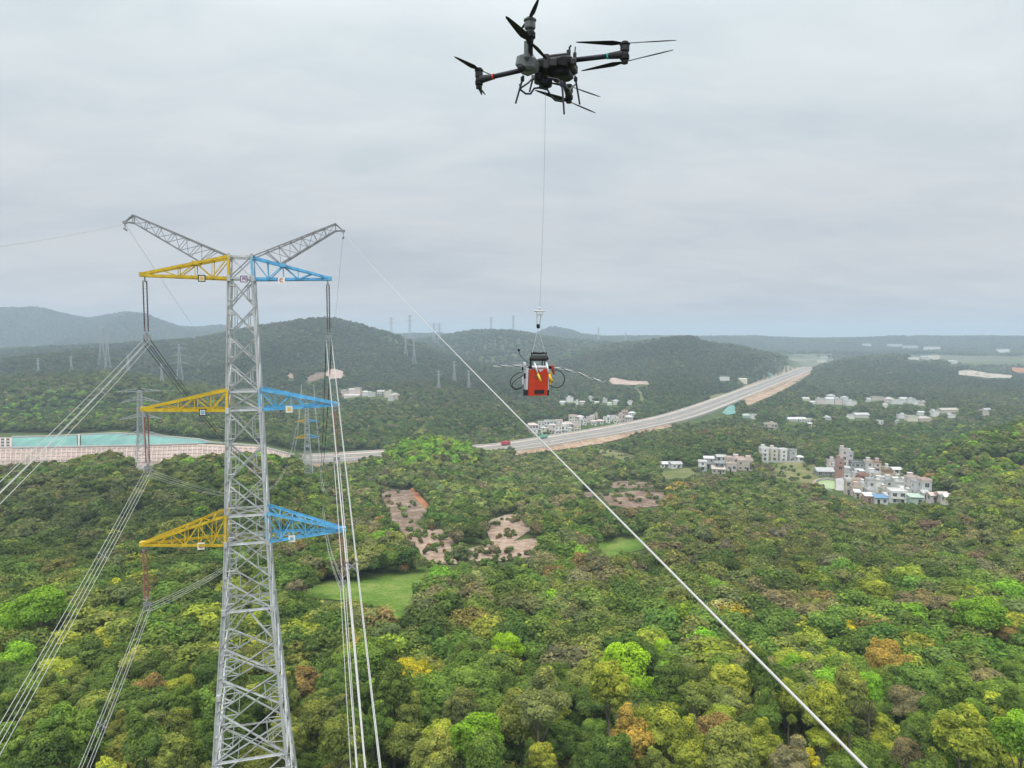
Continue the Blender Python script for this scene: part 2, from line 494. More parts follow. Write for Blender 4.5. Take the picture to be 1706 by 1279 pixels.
FAR = [ # cluster, label words, list
 ('on the wooded slope above the hamlet beyond the highway', [(944,956,661,670,'white'), (966,975,668,674,'palepink'), (980,990,661,668,'lgrey'), (1022,1031,666,674,'white'), (1044,1055,667,674,'white'), (990,998,670,673,'white'), (1002,1012,664,671,'lgrey'), (1012,1020,670,675,'white'), (956,964,668,674,'white'), (930,942,668,674,'white')]),
 ('in the far village under the central hill beside the wires', [(567,580,650,660,'pink'), (580,592,647,660,'palepink'), (590,601,645,660,'pink'), (603,614,651,660,'white'), (612,626,653,661,'lgrey'), (628,640,650,659,'palepink'), (640,652,651,662,'cream'), (650,664,655,665,'tan'), (646,656,660,668,'lgrey'), (571,600,657,662,'palepink')]),
 ('in the pale far rows right of the highway', [(1362,1376,663,673,'palepink'), (1376,1390,662,673,'white'), (1390,1404,663,674,'palepink'), (1404,1414,660,674,'lgrey'), (1410,1424,667,676,'white'), (1334,1350,662,667,'cream'), (1452,1473,660,667,'tan'), (1476,1490,662,672,'palepink'), (1486,1505,665,673,'white'), (1500,1512,662,671,'white'), (1512,1526,663,672,'lgrey'), (1470,1480,672,679,'cream'), (1424,1432,668,674,'white'), (1440,1452,663,669,'lgrey'), (1524,1534,667,674,'white'), (1380,1392,657,663,'lgrey'), (1534,1544,669,676,'cream'), (1350,1362,668,673,'white')]),
 ('among the far trees above the large village', [(1273,1296,704,716,'tan'), (1310,1345,696,702,'white'), (1340,1358,697,704,'lgrey'), (1368,1386,693,699,'lgrey'), (1408,1424,690,698,'white'), (1424,1450,688,696,'lgrey'), (1512,1530,692,702,'cream'), (1530,1554,694,702,'tan'), (1554,1566,684,694,'white'), (1566,1600,680,687,'tan'), (1580,1592,690,696,'white'), (1486,1498,698,705,'lgrey'), (1496,1510,690,697,'white'), (1530,1540,685,692,'white'), (1460,1472,700,707,'white'), (1346,1356,704,710,'white'), (1632,1648,684,692,'pink'), (1640,1652,680,686,'lgrey')]),
 ('near the far bank of the highway', [(1198,1216,627,634,'white'), (1228,1246,630,637,'cream'), (1252,1262,690,698,'white'), (1236,1254,691,696,'green')]),
 ('at the far end of the highway', [(1362,1378,598,604,'cream'), (1366,1380,594,599,'green')]),
 ('on the hazy plain near the horizon', [(1514,1532,594,599,'white'), (1534,1548,593,599,'lgrey'), (1548,1566,591,599,'cream'), (1504,1530,576,580,'lgrey'), (1538,1570,577,582,'white'), (1478,1504,573,577,'lgrey'), (1660,1684,581,587,'white'), (1580,1596,600,606,'lgrey'), (1436,1452,572,576,'lgrey')]),
]

FILL = [(1421,1430,788,798,'white'), (1430,1440,783,793,'lgrey'), (1454,1464,790,802,'lgrey'), (1464,1474,794,806,'white'), (1436,1446,806,818,'white'), (1428,1437,802,812,'lgrey'), (1492,1502,797,808,'lgrey'), (1504,1514,796,808,'white'), (1470,1480,815,826,'cream'), (1502,1514,814,824,'lgrey'), (1472,1482,779,788,'white'), (1408,1416,778,790,'white'), (1384,1394,777,787,'lgrey'), (1478,1488,824,836,'lgrey'), (1510,1520,822,834,'white'), (1538,1548,822,832,'white'), (1446,1456,816,828,'white'), (1424,1434,818,830,'tan'), (1486,1494,789,798,'palepink')]
HOUSE_RECTS = [q[:4] for q in FILL] + [q[:4] for lst in (MAIN, ROW, C2, MID) for q in lst] + [q[:4] for _w, lst in FAR for q in lst] + [(1329, 1340, 759, 769), (1099, 1118, 770, 779), (1118, 1138, 772, 780), (1266, 1340, 762, 771)]
# ------------------------------------------------------------------ terrain height (metres relative to the camera)
def vnoise(x, y, seed=0):
    xi = np.floor(x).astype(np.int64); yi = np.floor(y).astype(np.int64)
    fx = x - xi; fy = y - yi
    fx = fx*fx*(3-2*fx); fy = fy*fy*(3-2*fy)
    def h(a, b):
        n = (a*374761393 + b*668265263 + seed*974634777) & 0xffffffff
        n = ((n ^ (n >> 13)) * 1274126177) & 0xffffffff
        n = n ^ (n >> 16)
        return (n & 0xffff) / 65535.0
    return (h(xi, yi)*(1-fx) + h(xi+1, yi)*fx)*(1-fy) + (h(xi, yi+1)*(1-fx) + h(xi+1, yi+1)*fx)*fy
def fbm(x, y, seed, octv=4):
    s = 0; a = 0.5; t = 0
    for i in range(octv):
        s = s + a*vnoise(x, y, seed+i*17); t += a
        x = x*2.03+11.3; y = y*2.03+5.7; a *= 0.5
    return s/t*2-1

BY = [-200, 0, 40, 80, 120, 170, 230, 320, 440, 600, 1000, 2500, 60000]
BZ = [-50, -50, -50, -52, -56, -62, -69, -79, -89.5, -95, -96, -98, -100]
RIDGES = [  # (distance, near width, far width, tree height, roughness, crest in picture pixels)
 ('near_left', 330, 80, 60, 8, 0, [(-900,790),(-200,785),(0,775),(90,762),(140,746),(185,743),(215,758),(265,768),(285,753),(370,747),(430,749),(480,760),(520,787),(570,815)]),
 ('bright', 455, 70, 45, 8, 0, [(560,815),(610,785),(650,742),(690,728),(740,726),(780,738),(815,757),(840,785),(870,810)]),
 ('left_hill', 830, 200, 280, 9, 2, [(-900,640),(-300,640),(0,630),(60,624),(130,620),(200,617),(260,624),(350,642),(420,657),(520,684),(600,708),(660,730),(720,750)]),
 ('right_hill', 440, 150, 110, 8, 1, [(1500,790),(1560,748),(1620,720),(1706,695),(1800,680),(2000,665),(2600,650)]),
 ('central_a', 1900, 520, 500, 9, 5, [(-900,590),(-300,585),(0,580),(150,572),(330,562),(380,552),(430,543),(480,537),(520,531),(555,529),(590,538),(620,546),(650,554),(690,568),(760,590),(830,606),(900,618)]),
 ('central_b', 2700, 600, 500, 8, 5, [(600,585),(650,572),(700,563),(750,556),(790,549),(845,549),(880,553),(920,561),(970,564),(1010,567),(1040,573),(1100,585)]),
 ('central_c', 2000, 520, 450, 9, 5, [(850,615),(900,601),(960,584),(1010,573),(1060,567),(1100,562),(1130,559),(1155,560),(1172,567),(1230,573),(1280,584),(1320,595),(1370,608),(1450,622)]),
 ('fold_left', 1350, 230, 260, 9, 4, [(-900,606),(-300,602),(0,594),(60,589),(150,582),(215,585),(300,594),(360,603),(420,612),(480,622),(540,632),(600,645)]),
 ('fold_mid', 1480, 230, 260, 9, 4, [(560,645),(640,616),(700,603),(760,600),(830,608),(900,620),(950,632)]),
 ('fold_right', 1500, 230, 260, 9, 4, [(930,626),(1000,609),(1080,603),(1150,607),(1230,618),(1290,632)]),
 ('knoll_mid', 800, 110, 120, 8, 3, [(600,722),(650,700),(710,685),(760,681),(815,692),(850,712),(870,725)]),
 ('knoll_valley', 1000, 130, 140, 8, 3, [(560,690),(640,668),(720,652),(790,650),(850,662),(900,682),(940,700)]),
 ('knoll_far_side', 930, 120, 120, 8, 3, [(1268,700),(1310,680),(1370,668),(1430,672),(1490,684),(1540,700)]),
 ('knoll_near_side', 600, 70, 60, 8, 2, [(1080,740),(1130,722),(1180,712),(1240,710),(1290,720),(1340,738)]),
 ('knoll_village', 570, 70, 60, 8, 2, [(1330,745),(1400,728),(1480,718),(1560,722),(1640,735)]),
 ('spur', 1150, 260, 260, 9, 4, [(380,690),(450,655),(540,640),(640,632),(740,626),(830,634),(950,640),(1010,650),(1080,668)]),
 ('pale_peak', 4200, 700, 900, 0, 3, [(850,566),(880,559),(905,550),(925,546),(945,549),(970,557),(1010,562),(1060,566)]),
 ('blue_hills', 4000, 900, 1200, 0, 5, [(-900,535),(-300,530),(0,520),(60,519),(100,526),(150,534),(190,527),(215,525),(250,531),(300,545),(330,547),(370,542),(420,550),(500,556),(650,557),(800,558),(1000,562)]),
 ('low_right', 1750, 330, 330, 9, 3, [(1290,625),(1350,611),(1400,599),(1440,594),(1490,591),(1530,595),(1580,605),(1640,616),(1700,624),(1900,630)]),
 ('plain_right', 9000, 2500, 3000, 0, 4, [(1150,573),(1250,571),(1330,569),(1400,572),(1500,570),(1640,572),(1706,570),(2200,570)]),
]
_rd = []
for nm, Yc, wn, wf, th, rg, pts in RIDGES:
    us = np.array([(p[0]-853)/1180.0 for p in pts])
    zs = np.array([at(p[0], p[1], Yc).z - CZ - th for p in pts])
    _rd.append((Yc, wn, wf, rg, us, zs - np.interp(Yc, BY, BZ)))
BENCH_U = np.array([(x-853)/1180.0 for x in (-900, -100, 0, 75, 195, 250, 330, 350, 430, 480, 520)])
BENCH_Z = np.array([at(x, y, 525).z - CZ for x, y in ((-900,740),(-100,731),(0,729),(75,729),(195,723),(250,727),(330,733),(350,738),(430,744),(480,756),(520,772))])
ROAD_PX = [(-600,790,-91.5),(-200,786,-91.5),(100,778,-91.5),(300,772,-91.5),(480,766,-91.5),(546,763.5,-91),(626,758.5,-91),(740,752,-91),(840,745.5,-91),(940,730,-91),(1050,711,-91),(1150,687,-91),(1250,650,-91),(1310,627,-91),(1343,614,-91),(1352,611,-91)]
ROAD = [on_plane(x, y, CZ+z) for x, y, z in ROAD_PX]
def catmull(P, n):
    out = []
    for i in range(len(P)-1):
        p0 = P[max(i-1, 0)]; p1 = P[i]; p2 = P[i+1]; p3 = P[min(i+2, len(P)-1)]
        for k in range(n):
            t = k/n
            out.append(0.5*((2*p1)+(p2-p0)*t+(2*p0-5*p1+4*p2-p3)*t*t+(3*p1-p0-3*p2+p3)*t**3))
    out.append(P[-1])
    return out
ROADC = catmull(ROAD, 14)
_rc = np.array([[p.x, p.y, p.z-CZ] for p in ROADC])
def road_dist(X, Y):
    d = np.full(X.shape, 1e9); zr = np.zeros(X.shape)
    A = _rc[:-1]; B = _rc[1:]
    for a, b in zip(A, B):
        abx, aby = b[0]-a[0], b[1]-a[1]
        t = np.clip(((X-a[0])*abx+(Y-a[1])*aby)/(abx*abx+aby*aby+1e-9), 0, 1)
        q = np.hypot(X-a[0]-t*abx, Y-a[1]-t*aby)
        m = q < d
        d = np.where(m, q, d); zr = np.where(m, a[2]+t*(b[2]-a[2]), zr)
    return d, zr
def sstep(t):
    t = np.clip(t, 0, 1); return t*t*(3-2*t)
def hgt(X, Y):
    X = np.asarray(X, float); Y = np.asarray(Y, float)
    Ys = np.maximum(Y, 1.0)
    u = X/Ys
    base = np.interp(Y, BY, BZ)
    bump = np.zeros(X.shape)
    for Yc, wn, wf, rg, us, zs in _rd:
        s = np.interp(u, us, zs, left=zs[0], right=zs[-1])
        s = np.maximum(s, 0)
        wob = 1 + 0.05*np.sin(u*9+Yc)
        t = (Y-Yc*wob)/np.where(Y < Yc*wob, wn, wf)
        b = s*np.exp(-t*t)
        if rg:
            k = np.clip(b/30, 0, 1)*(1-np.exp(-t*t*3))
            b = b + k*b*(0.9*(0.55-1.6*np.abs(fbm(X/(Yc*0.17), Y/(Yc*0.24), int(Yc), 4))))
        bump = np.maximum(bump, b)
    amp = np.clip((Y-90)/400, 0, 1)
    n = 2.2*fbm(X/42, Y/55, 5, 3)*np.clip((Y-30)/120, 0.25, 1) + 4.5*amp*fbm(X/210, Y/240, 9, 3)*np.clip(1-(Y-3000)/3000, 0, 1)
    z = base + bump + n
    # cut slope above the road on the left
    bz = np.interp(u, BENCH_U, BENCH_Z)
    bt = sstep((Y-497)/28.0)*sstep((820-Y)/160.0)*sstep((-0.27-u)/0.03)
    z = z*(1-bt) + np.maximum(bz, z)*bt
    low = sstep((-0.24-u)/0.03)*sstep((Y-430)/30)*sstep((500-Y)/4.0)
    z = z*(1-low) + np.minimum(z, -92.5)*low
    return z
def hgt_road(X, Y):
    z = hgt(X, Y)
    sel = (Y > 380) & (Y < 3200)
    if np.any(sel):
        d = np.full(X.shape, 1e9); zr = np.zeros(X.shape)
        d[sel], zr[sel] = road_dist(X[sel], Y[sel])
        # near the road the ground is graded to 1.5 m under its edge, falling away to the sides
        k = 1-sstep((d-24)/26.0)
        tgt = zr - 1.2 - np.clip(d-20, 0, 40)*0.28
        far = sstep((-0.27 - X/np.maximum(Y, 1))/0.03)*sstep((Y-493)/6.0)
        k = np.where(sel, k*(1-far), 0)
        z = z*(1-k) + tgt*k
    return z
H = hgt_road
def gz(x, y):
    return float(H(np.array([x]), np.array([y]))[0]) + CZ
_T = np.concatenate([np.linspace(25, 800, 500), np.geomspace(803, 12000, 420)])
_HU = np.linspace(-0.9, 0.9, 700)
_HG = H((_T[:, None]*_HU[None]).ravel(), np.repeat(_T, len(_HU))).reshape(len(_T), len(_HU))
def hit(px, py, ymin=0):
    """the ground point seen at a picture pixel"""
    d = ray(px, py)
    t = _T/d.y
    Z = d.z*t
    f = (d.x/d.y-_HU[0])/(_HU[1]-_HU[0])
    k = int(min(max(f, 0), len(_HU)-2)); f -= k
    g = _HG[:, k]*(1-f)+_HG[:, k+1]*f - Z
    if ymin:
        g = np.where(_T < ymin, -1.0, g)
    i = np.argmax(g > 0)
    if g[i] <= 0:
        return None
    if i == 0:
        i = 1
    if ymin and _T[i-1] < ymin:
        return None
    f = g[i-1]/(g[i-1]-g[i]) if g[i] != g[i-1] else 0
    Y = _T[i-1]+(_T[i]-_T[i-1])*f
    return Vector((d.x*Y/d.y, Y, d.z*Y/d.y + CZ))

# ------------------------------------------------------------------ terrain mesh
ys = np.unique(np.concatenate([np.linspace(-60, 30, 10), np.geomspace(30, 380, 190), np.linspace(381, 700, 190), np.geomspace(703, 3500, 210), np.geomspace(3520, 40000, 90)]))
us = np.linspace(-1.25, 1.25, 420)
YY, UU = np.meshgrid(ys, us, indexing='ij')
XX = UU*np.maximum(YY, 90.0)
ZZ = H(XX.ravel(), YY.ravel()).reshape(XX.shape) + CZ
nr, nc = XX.shape
me = bpy.data.meshes.new('terrain')
vs = np.stack([XX, YY, ZZ], -1).reshape(-1, 3)
me.vertices.add(len(vs)); me.vertices.foreach_set('co', vs.ravel())
i = np.arange((nr-1)*(nc-1)); r_, c_ = i//(nc-1), i % (nc-1)
q = np.stack([r_*nc+c_, r_*nc+c_+1, (r_+1)*nc+c_+1, (r_+1)*nc+c_], -1)
me.loops.add(q.size); me.loops.foreach_set('vertex_index', q.ravel().astype(np.int32))
me.polygons.add(len(q)); me.polygons.foreach_set('loop_start', (np.arange(len(q))*4).astype(np.int32))
me.polygons.foreach_set('use_smooth', [True]*len(q))
me.update(calc_edges=True)
m, t, o = newmat('undergrowth')
p = N(t, 'ShaderNodeBsdfDiffuse')
g = N(t, 'ShaderNodeNewGeometry')
def tnoise(scale, detail=5, rough=0.6):
    n = N(t, 'ShaderNodeTexNoise')
    n.inputs['Scale'].default_value = scale
    n.inputs['Detail'].default_value = detail
    n.inputs['Roughness'].default_value = rough
    L(t, g.outputs['Position'], n.inputs['Vector'])
    return n.outputs['Fac']
c1 = ramp(t, tnoise(0.12), [(0.3, (0.055, 0.08, 0.032)), (0.5, (0.08, 0.115, 0.042)), (0.66, (0.12, 0.13, 0.055)), (0.8, (0.17, 0.14, 0.08))])
c2 = ramp(t, tnoise(0.006, 6), [(0.35, (0.78, 0.84, 0.85)), (0.6, (1.1, 1.08, 0.95)), (0.75, (1.35, 1.25, 1.0))])
tcol = mix(t, c1.outputs[0], c2.outputs[0], 1.0, 'MULTIPLY')
# the open plain beyond the hills: fields and settlements; the high hills: closed dark canopy
sp_ = N(t, 'ShaderNodeSeparateXYZ'); L(t, g.outputs['Position'], sp_.inputs[0])
mr = N(t, 'ShaderNodeMapRange'); mr.inputs['From Min'].default_value = 1900; mr.inputs['From Max'].default_value = 2500
L(t, sp_.outputs['Y'], mr.inputs['Value'])
pl_ = ramp(t, tnoise(0.0035, 6), [(0.33, (0.08, 0.11, 0.05)), (0.45, (0.17, 0.185, 0.11)), (0.52, (0.33, 0.31, 0.26)), (0.58, (0.13, 0.155, 0.08)), (0.68, (0.28, 0.27, 0.21))])
tcol = mix(t, tcol, pl_.outputs[0], mr.outputs[0])
mh = N(t, 'ShaderNodeMapRange'); mh.inputs['From Min'].default_value = 14; mh.inputs['From Max'].default_value = 45
L(t, sp_.outputs['Z'], mh.inputs['Value'])
cn_ = ramp(t, tnoise(0.012, 8, 0.75), [(0.35, (0.028, 0.045, 0.022)), (0.6, (0.055, 0.075, 0.034)), (0.72, (0.085, 0.10, 0.05))])
tcol = mix(t, tcol, cn_.outputs[0], mth(t, 'MULTIPLY', mh.outputs[0], mr.outputs[0]))
L(t, tcol, p.inputs['Color'])
L(t, p.outputs[0], o.inputs['Surface'])
me.materials.append(m)
tag(link('terrain', me), kind='structure')

# ------------------------------------------------------------------ sheets draped on the terrain (outline given in picture pixels)
EXC = []                                    # polygons kept free of trees
SOFT = []                                   # of these, the ones where scrub may grow
def inpoly(px, py, poly):
    r = np.zeros(px.shape, bool)
    n = len(poly)
    for i in range(n):
        x1, y1 = poly[i]; x2, y2 = poly[(i+1) % n]
        c = ((y1 > py) != (y2 > py))
        with np.errstate(divide='ignore', invalid='ignore'):
            xi = (x2-x1)*(py-y1)/((y2-y1) if y2 != y1 else 1e-9)+x1
        r ^= c & (px < xi)
    return r
def ragged(poly, amt, step=9, seed=1):
    rr = random.Random(seed)
    out = []
    n = len(poly)
    for i in range(n):
        a, b = poly[i], poly[(i+1) % n]
        l = math.hypot(b[0]-a[0], b[1]-a[1]); k = max(1, int(l/step))
        for j in range(k):
            f = j/k
            out.append((a[0]+(b[0]-a[0])*f+rr.uniform(-amt, amt), a[1]+(b[1]-a[1])*f+rr.uniform(-amt, amt)*0.5))
    return out
def drape(name, poly, material, lift=0.25, grid=(8, 4), kind='structure', rag=0, exc=True, soft=False, low=0, ymin=0, label=None, cat=None):
    if exc: EXC.append(poly)
    if soft: SOFT.append(poly)
    if exc and low:
        p2 = [(x, y+low) for x, y in poly]
        EXC.append(p2)
        if soft: SOFT.append(p2)
    pl = ragged(poly, rag, max(5, grid[0]), len(poly)+int(poly[0][0]))
    xs = [p[0] for p in pl]; y_ = [p[1] for p in pl]
    pts = list(pl)
    nb = len(pts)
    gx, gy = np.meshgrid(np.arange(min(xs), max(xs), grid[0]), np.arange(min(y_), max(y_), grid[1]))
    ok = inpoly(gx.ravel(), gy.ravel(), pl)
    pts += [(float(a), float(b)) for a, b in zip(gx.ravel()[ok], gy.ravel()[ok])]
    P3 = [hit(*p, ymin) for p in pts]
    P2 = [Vector((p.x, p.y)) if p is not None else None for p in P3]
    idx = [k for k in range(len(pts)) if P3[k] is not None]
    v2 = [Vector(pts[k]) for k in idx]
    remap = {k: j for j, k in enumerate(idx)}
    edges = [(remap[k], remap[(k+1) % nb]) for k in range(nb) if k in remap and (k+1) % nb in remap]
    V, E, F, ov, oe, of = delaunay_2d_cdt(v2, edges, [], 1, 1e-4)
    b = MB()
    w3 = []
    for k, o_ in enumerate(ov):
        pt = P3[idx[o_[0]]] if o_ else hit(V[k].x, V[k].y, ymin)
        w3.append(pt + Vector((0, 0, lift)))
    b.v = [tuple(v) for v in w3]
    b.f = [list(f) for f in F]
    b.m = [0]*len(F)
    ob = b.build(name, material, smooth=True)
    # facing up
    me = ob.data
    me.update()
    if len(me.polygons) and sum(pp.normal.z*pp.area for pp in me.polygons) < 0:
        me.flip_normals()
    return tag(ob, label, cat, None, kind)

MEADOWS = [
 [(478,992),(500,984),(560,974),(612,966),(655,960),(704,954),(712,975),(700,1002),(690,1022),(664,1034),(640,1030),(622,1010),(592,1000),(540,999)],
 [(984,912),(1030,902),(1082,896),(1090,912),(1040,922),(1000,932)],
 [(1290,779),(1348,774),(1368,786),(1352,806),(1320,803),(1283,792)],
 [(985,748),(1030,752),(1062,762),(1040,766),(1000,758)],
]
for k, poly in enumerate(MEADOWS):
    EXC.append(poly)
    if k > 1: SOFT.append(poly)
    cx_ = sum(p[0] for p in poly)/len(poly); cy_ = sum(p[1] for p in poly)/len(poly)
    poly = [(cx_+(x-cx_)*1.06, cy_+(y-cy_)*(1.1 if y > cy_ else 1.5)) for x, y in poly]
    drape('meadow', poly, M['meadow'] if k < 2 else M['drygrass'], 0.2, (7, 5), 'structure', 2.5, exc=False)
drape('bare_field', [(628,812),(660,816),(694,818),(716,848),(690,874),(652,868)], M['brownearth'], 0.2, (6, 4), 'structure', 2, soft=True, low=5)
drape('dirt_track', [(688,812),(700,826),(719,848),(714,853),(696,836),(682,815)], M['orangeearth'], 0.35, (4, 4), 'structure', 1)
drape('bare_field', [(654,866),(690,872),(706,884),(668,894)], M['brownearth'], 0.2, (6, 4), 'structure', 2, soft=True, low=5)
drape('orchard_soil', [(668,890),(700,884),(735,882),(752,900),(768,918),(764,940),(706,938),(700,918)], M['paleearth'], 0.2, (6, 4), 'structure', 1.5, soft=True, low=7)
drape('orchard_soil', [(772,916),(820,906),(870,900),(893,897),(896,912),(890,928),(830,936),(774,938)], M['paleearth'], 0.2, (6, 4), 'structure', 1.5, soft=True, low=7)
drape('orchard_soil', [(806,872),(840,858),(866,854),(872,866),(884,884),(856,902),(822,906),(812,890)], M['paleearth'], 0.2, (6, 4), 'structure', 1.5, soft=True, low=5)
for poly in ([(996,806),(1050,800),(1092,805),(1088,813),(1030,814)], [(1000,824),(1080,815),(1114,823),(1110,842),(1050,848),(1016,842)], [(960,822),(1000,818),(1004,826),(968,830)]):
    drape('terrace_soil', poly, M['brownearth'], 0.2, (6, 3), 'structure', 1.5, soft=True, low=5)
drape('bare_field', [(1094,786),(1150,780),(1166,786),(1150,796),(1100,798)], M['drygrass'], 0.2, (6, 3), 'structure', 1.5)
drape('dirt_track', [(975,876),(1000,872),(1002,880),(978,886)], M['paleearth'], 0.2, (5, 3), 'structure', 1)
drape('dirt_track', [(1098,898),(1142,884),(1144,888),(1100,903)], M['brownearth'], 0.2, (5, 3), 'structure', 1)
# bare patches on the far hills
for poly, mm in (([(541,622),(552,614),(566,617),(577,622),(568,630),(548,632)], 'slope'), ([(476,628),(484,622),(492,626),(488,631)], 'paleearth'),
                 ([(506,632),(530,620),(545,622),(538,630),(515,636)], 'brownearth'),
                 ([(1012,632),(1022,629),(1046,634),(1082,636),(1082,641),(1046,641),(1020,640)], 'slope'),
                 ([(1060,648),(1066,648),(1076,668),(1068,672)], 'drygrass'),
                 ([(1302,626),(1304,612),(1312,609),(1322,613),(1338,612),(1352,611),(1340,620),(1316,626)], 'slope'),
                 ([(1594,618),(1612,616),(1650,622),(1690,626),(1690,630),(1640,629),(1596,624)], 'paleroad'),
                 ([(1680,612),(1720,614),(1730,622),(1690,620)], 'orangeearth'),
                 ([(1182,660),(1196,656),(1214,655),(1196,668),(1178,676)], 'drygrass')):
    drape('bare_patch', poly, M[mm], 0.6, (6, 3), 'structure', 1)
# cut slope beside the road: turquoise net above a pink tan graded slope
o_ = drape('graded_slope', exc=False, poly=[(-60,748),(20,747),(235,743),(330,740),(430,745),(480,757),(500,768),(480,776),(350,782),(200,790),(0,790),(-60,790)], material=M['slope'], lift=0.5, grid=(10, 3), ymin=455)
drape('erosion_net', [(20,731),(75,730),(128,727.5),(129,746),(20,748)], M['net'], 0.9, (8, 3), None, 0, exc=False, label='short turquoise net on the cut slope, beside the ribbed concrete', cat='erosion net')
drape('erosion_net', [(135,727),(195,724.5),(250,728),(330,734.5),(352,739.5),(330,741),(235,743.5),(135,746)], M['net'], 0.9, (8, 3), None, 0, exc=False, label='long turquoise net tapering along the top of the cut slope', cat='erosion net')
EXC.append([(-60,722),(130,722),(195,716),(260,722),(350,733),(430,738),(500,752),(640,750),(640,764),(500,778),(-60,795), 430])
def ribs(lines, w_, lift):
    b = MB()
    for (x0, y0), (x1, y1) in lines:
        n = max(2, int(math.hypot(x1-x0, y1-y0)/8))
        pp = [hit(x0+(x1-x0)*k/n, y0+(y1-y0)*k/n, 455) for k in range(n+1)]
        pp = [p_ + Vector((0, 0, lift)) for p_ in pp if p_ is not None]
        for a, c in zip(pp[:-1], pp[1:]):
            if (a-c).length < 30: b.bar(a, c, w_)
    return b
ln = []
for k in range(0, 62):
    x = -40 + k*8.4
    yt = np.interp(x, [-60, 20, 235, 330, 430, 480], [750, 750, 746, 743, 748, 759])
    ln.append(((x, yt), (x-2, min(yt+26, 790))))
for k in range(5):
    xs = [-60, 20, 235, 330, 430, 470]
    ysx = [751, 751, 747, 744, 749, 758]
    for a in range(5):
        ln.append(((xs[a], ysx[a]+k*6), (xs[a+1], ysx[a+1]+k*6)))
rb = ribs(ln, 0.55, 0.8)
tag(rb.build('slope_grid', M['rib']), 'pale concrete grid ribbing the tan slope below the turquoise nets', 'slope grid')
ln = [((x, 732), (x, 747)) for x in (-30, -20, -10, 0, 9, 18)] + [((-40, y), (20, y)) for y in (732, 737, 742, 747)]
tag(ribs(ln, 1.2, 1.0).build('slope_grid', M['rib']), 'coarse white concrete grid of ribs at the end of the turquoise net', 'slope grid')
ln = [((20, 730), (75, 729.2)), ((75, 729.2), (128, 726.7)), ((131.5, 726.5), (131.5, 746)), ((128, 726.7), (195, 723.7)), ((195, 723.7), (250, 727.3)), ((250, 727.3), (330, 733.8)), ((330, 733.8), (352, 739)), ((352, 739), (430, 745)), ((430, 745), (490, 760)), ((20, 748), (235, 744)), ((235, 744), (330, 741))]
tag(ribs(ln, 1.0, 1.2).build('slope_kerb', M['barrier']), 'pale concrete drain kerb outlining the turquoise slope nets', 'drain kerb')

# ------------------------------------------------------------------ expressway
def offset_line(off, dz=0.0):
    out = []
    P = ROADC
    for i, p_ in enumerate(P):
        d = (P[min(i+1, len(P)-1)] - P[max(i-1, 0)]); d.z = 0; d.normalize()
        n = Vector((-d.y, d.x, 0))
        out.append(p_ + n*off + Vector((0, 0, dz)))
    return out
def strip(name, o1, o2, dz, material, rng=None, kind='structure', z1=None):
    a = offset_line(o1, dz); c = offset_line(o2, dz if z1 is None else z1)
    if rng: a, c = a[rng[0]:rng[1]], c[rng[0]:rng[1]]
    b = MB()
    n = len(a)
    b.add(a + c, [[k, k+1, n+k+1, n+k] for k in range(n-1)])
    ob = b.build(name, material)
    if sum(pp.normal.z*pp.area for pp in ob.data.polygons) < 0: ob.data.flip_normals()
    return tag(ob, kind=kind)
HW = 20.0
strip('highway', -HW, HW, 0.0, M['paleroad'])
strip('carriageway', 3.0, 13.0, 0.03, M['asphalt'])
strip('carriageway', -12.5, -3.0, 0.03, M['asphalt'])
def dashes(off, name='road_markings'):
    a = offset_line(off, 0.05)
    b = MB()
    for k in range(len(a)-1):
        d = (a[k+1]-a[k]); n_ = max(1, int(d.length/15))
        dn = d.normalized(); s_ = Vector((-dn.y, dn.x, 0))*0.12
        for j in range(n_):
            p_ = a[k]+d*(j/n_); q_ = p_+dn*6
            b.add([p_-s_, q_-s_, q_+s_, p_+s_], [[0, 1, 2, 3]])
    tag(b.build(name, M['marking']), kind='structure')
dashes(5.5); dashes(9.0); dashes(-5.0); dashes(-8.0)
# embankment sides; the stretch near the underpass stands on piers
n_all = len(ROADC)
i_v0, i_v1 = 14*10+6, 14*11+8
def bank(side):
    for rng in ((0, i_v0), (i_v1, n_all)):
        a = offset_line(side*HW, -0.02)[rng[0]:rng[1]]
        c = [v + Vector((0, 0, -9.5)) for v in offset_line(side*(HW+16), 0)[rng[0]:rng[1]]]
        if side > 0:     # outer bank towards the hills stays low on the left stretch
            pass
        b = MB(); n = len(a)
        b.add(a+c, [[k, k+1, n+k+1, n+k] for k in range(n-1)])
        ob = b.build('embankment', M['earth'])
        if sum(pp.normal.z*pp.area for pp in ob.data.polygons) < 0: ob.data.flip_normals()
        tag(ob, kind='structure')
bank(-1); bank(1)
def wall_line(off, h, wd, dz=0.0, rng=None):
    a = offset_line(off, dz+h/2)
    if rng: a = a[rng[0]:rng[1]]
    b = MB()
    for p_, q_ in zip(a[:-1], a[1:]):
        b.bar(p_, q_, wd, h)
    return b
for off, lab in ((HW-0.5, 'pale concrete edge barrier along the far hill side of the highway'), (-HW+0.5, 'pale concrete edge barrier along the village side of the highway'), (0.0, 'pale concrete median barrier between the two highway carriageways')):
    tag(wall_line(off, 1.1, 0.4).build('crash_barrier', M['barrier']), lab, 'barrier')
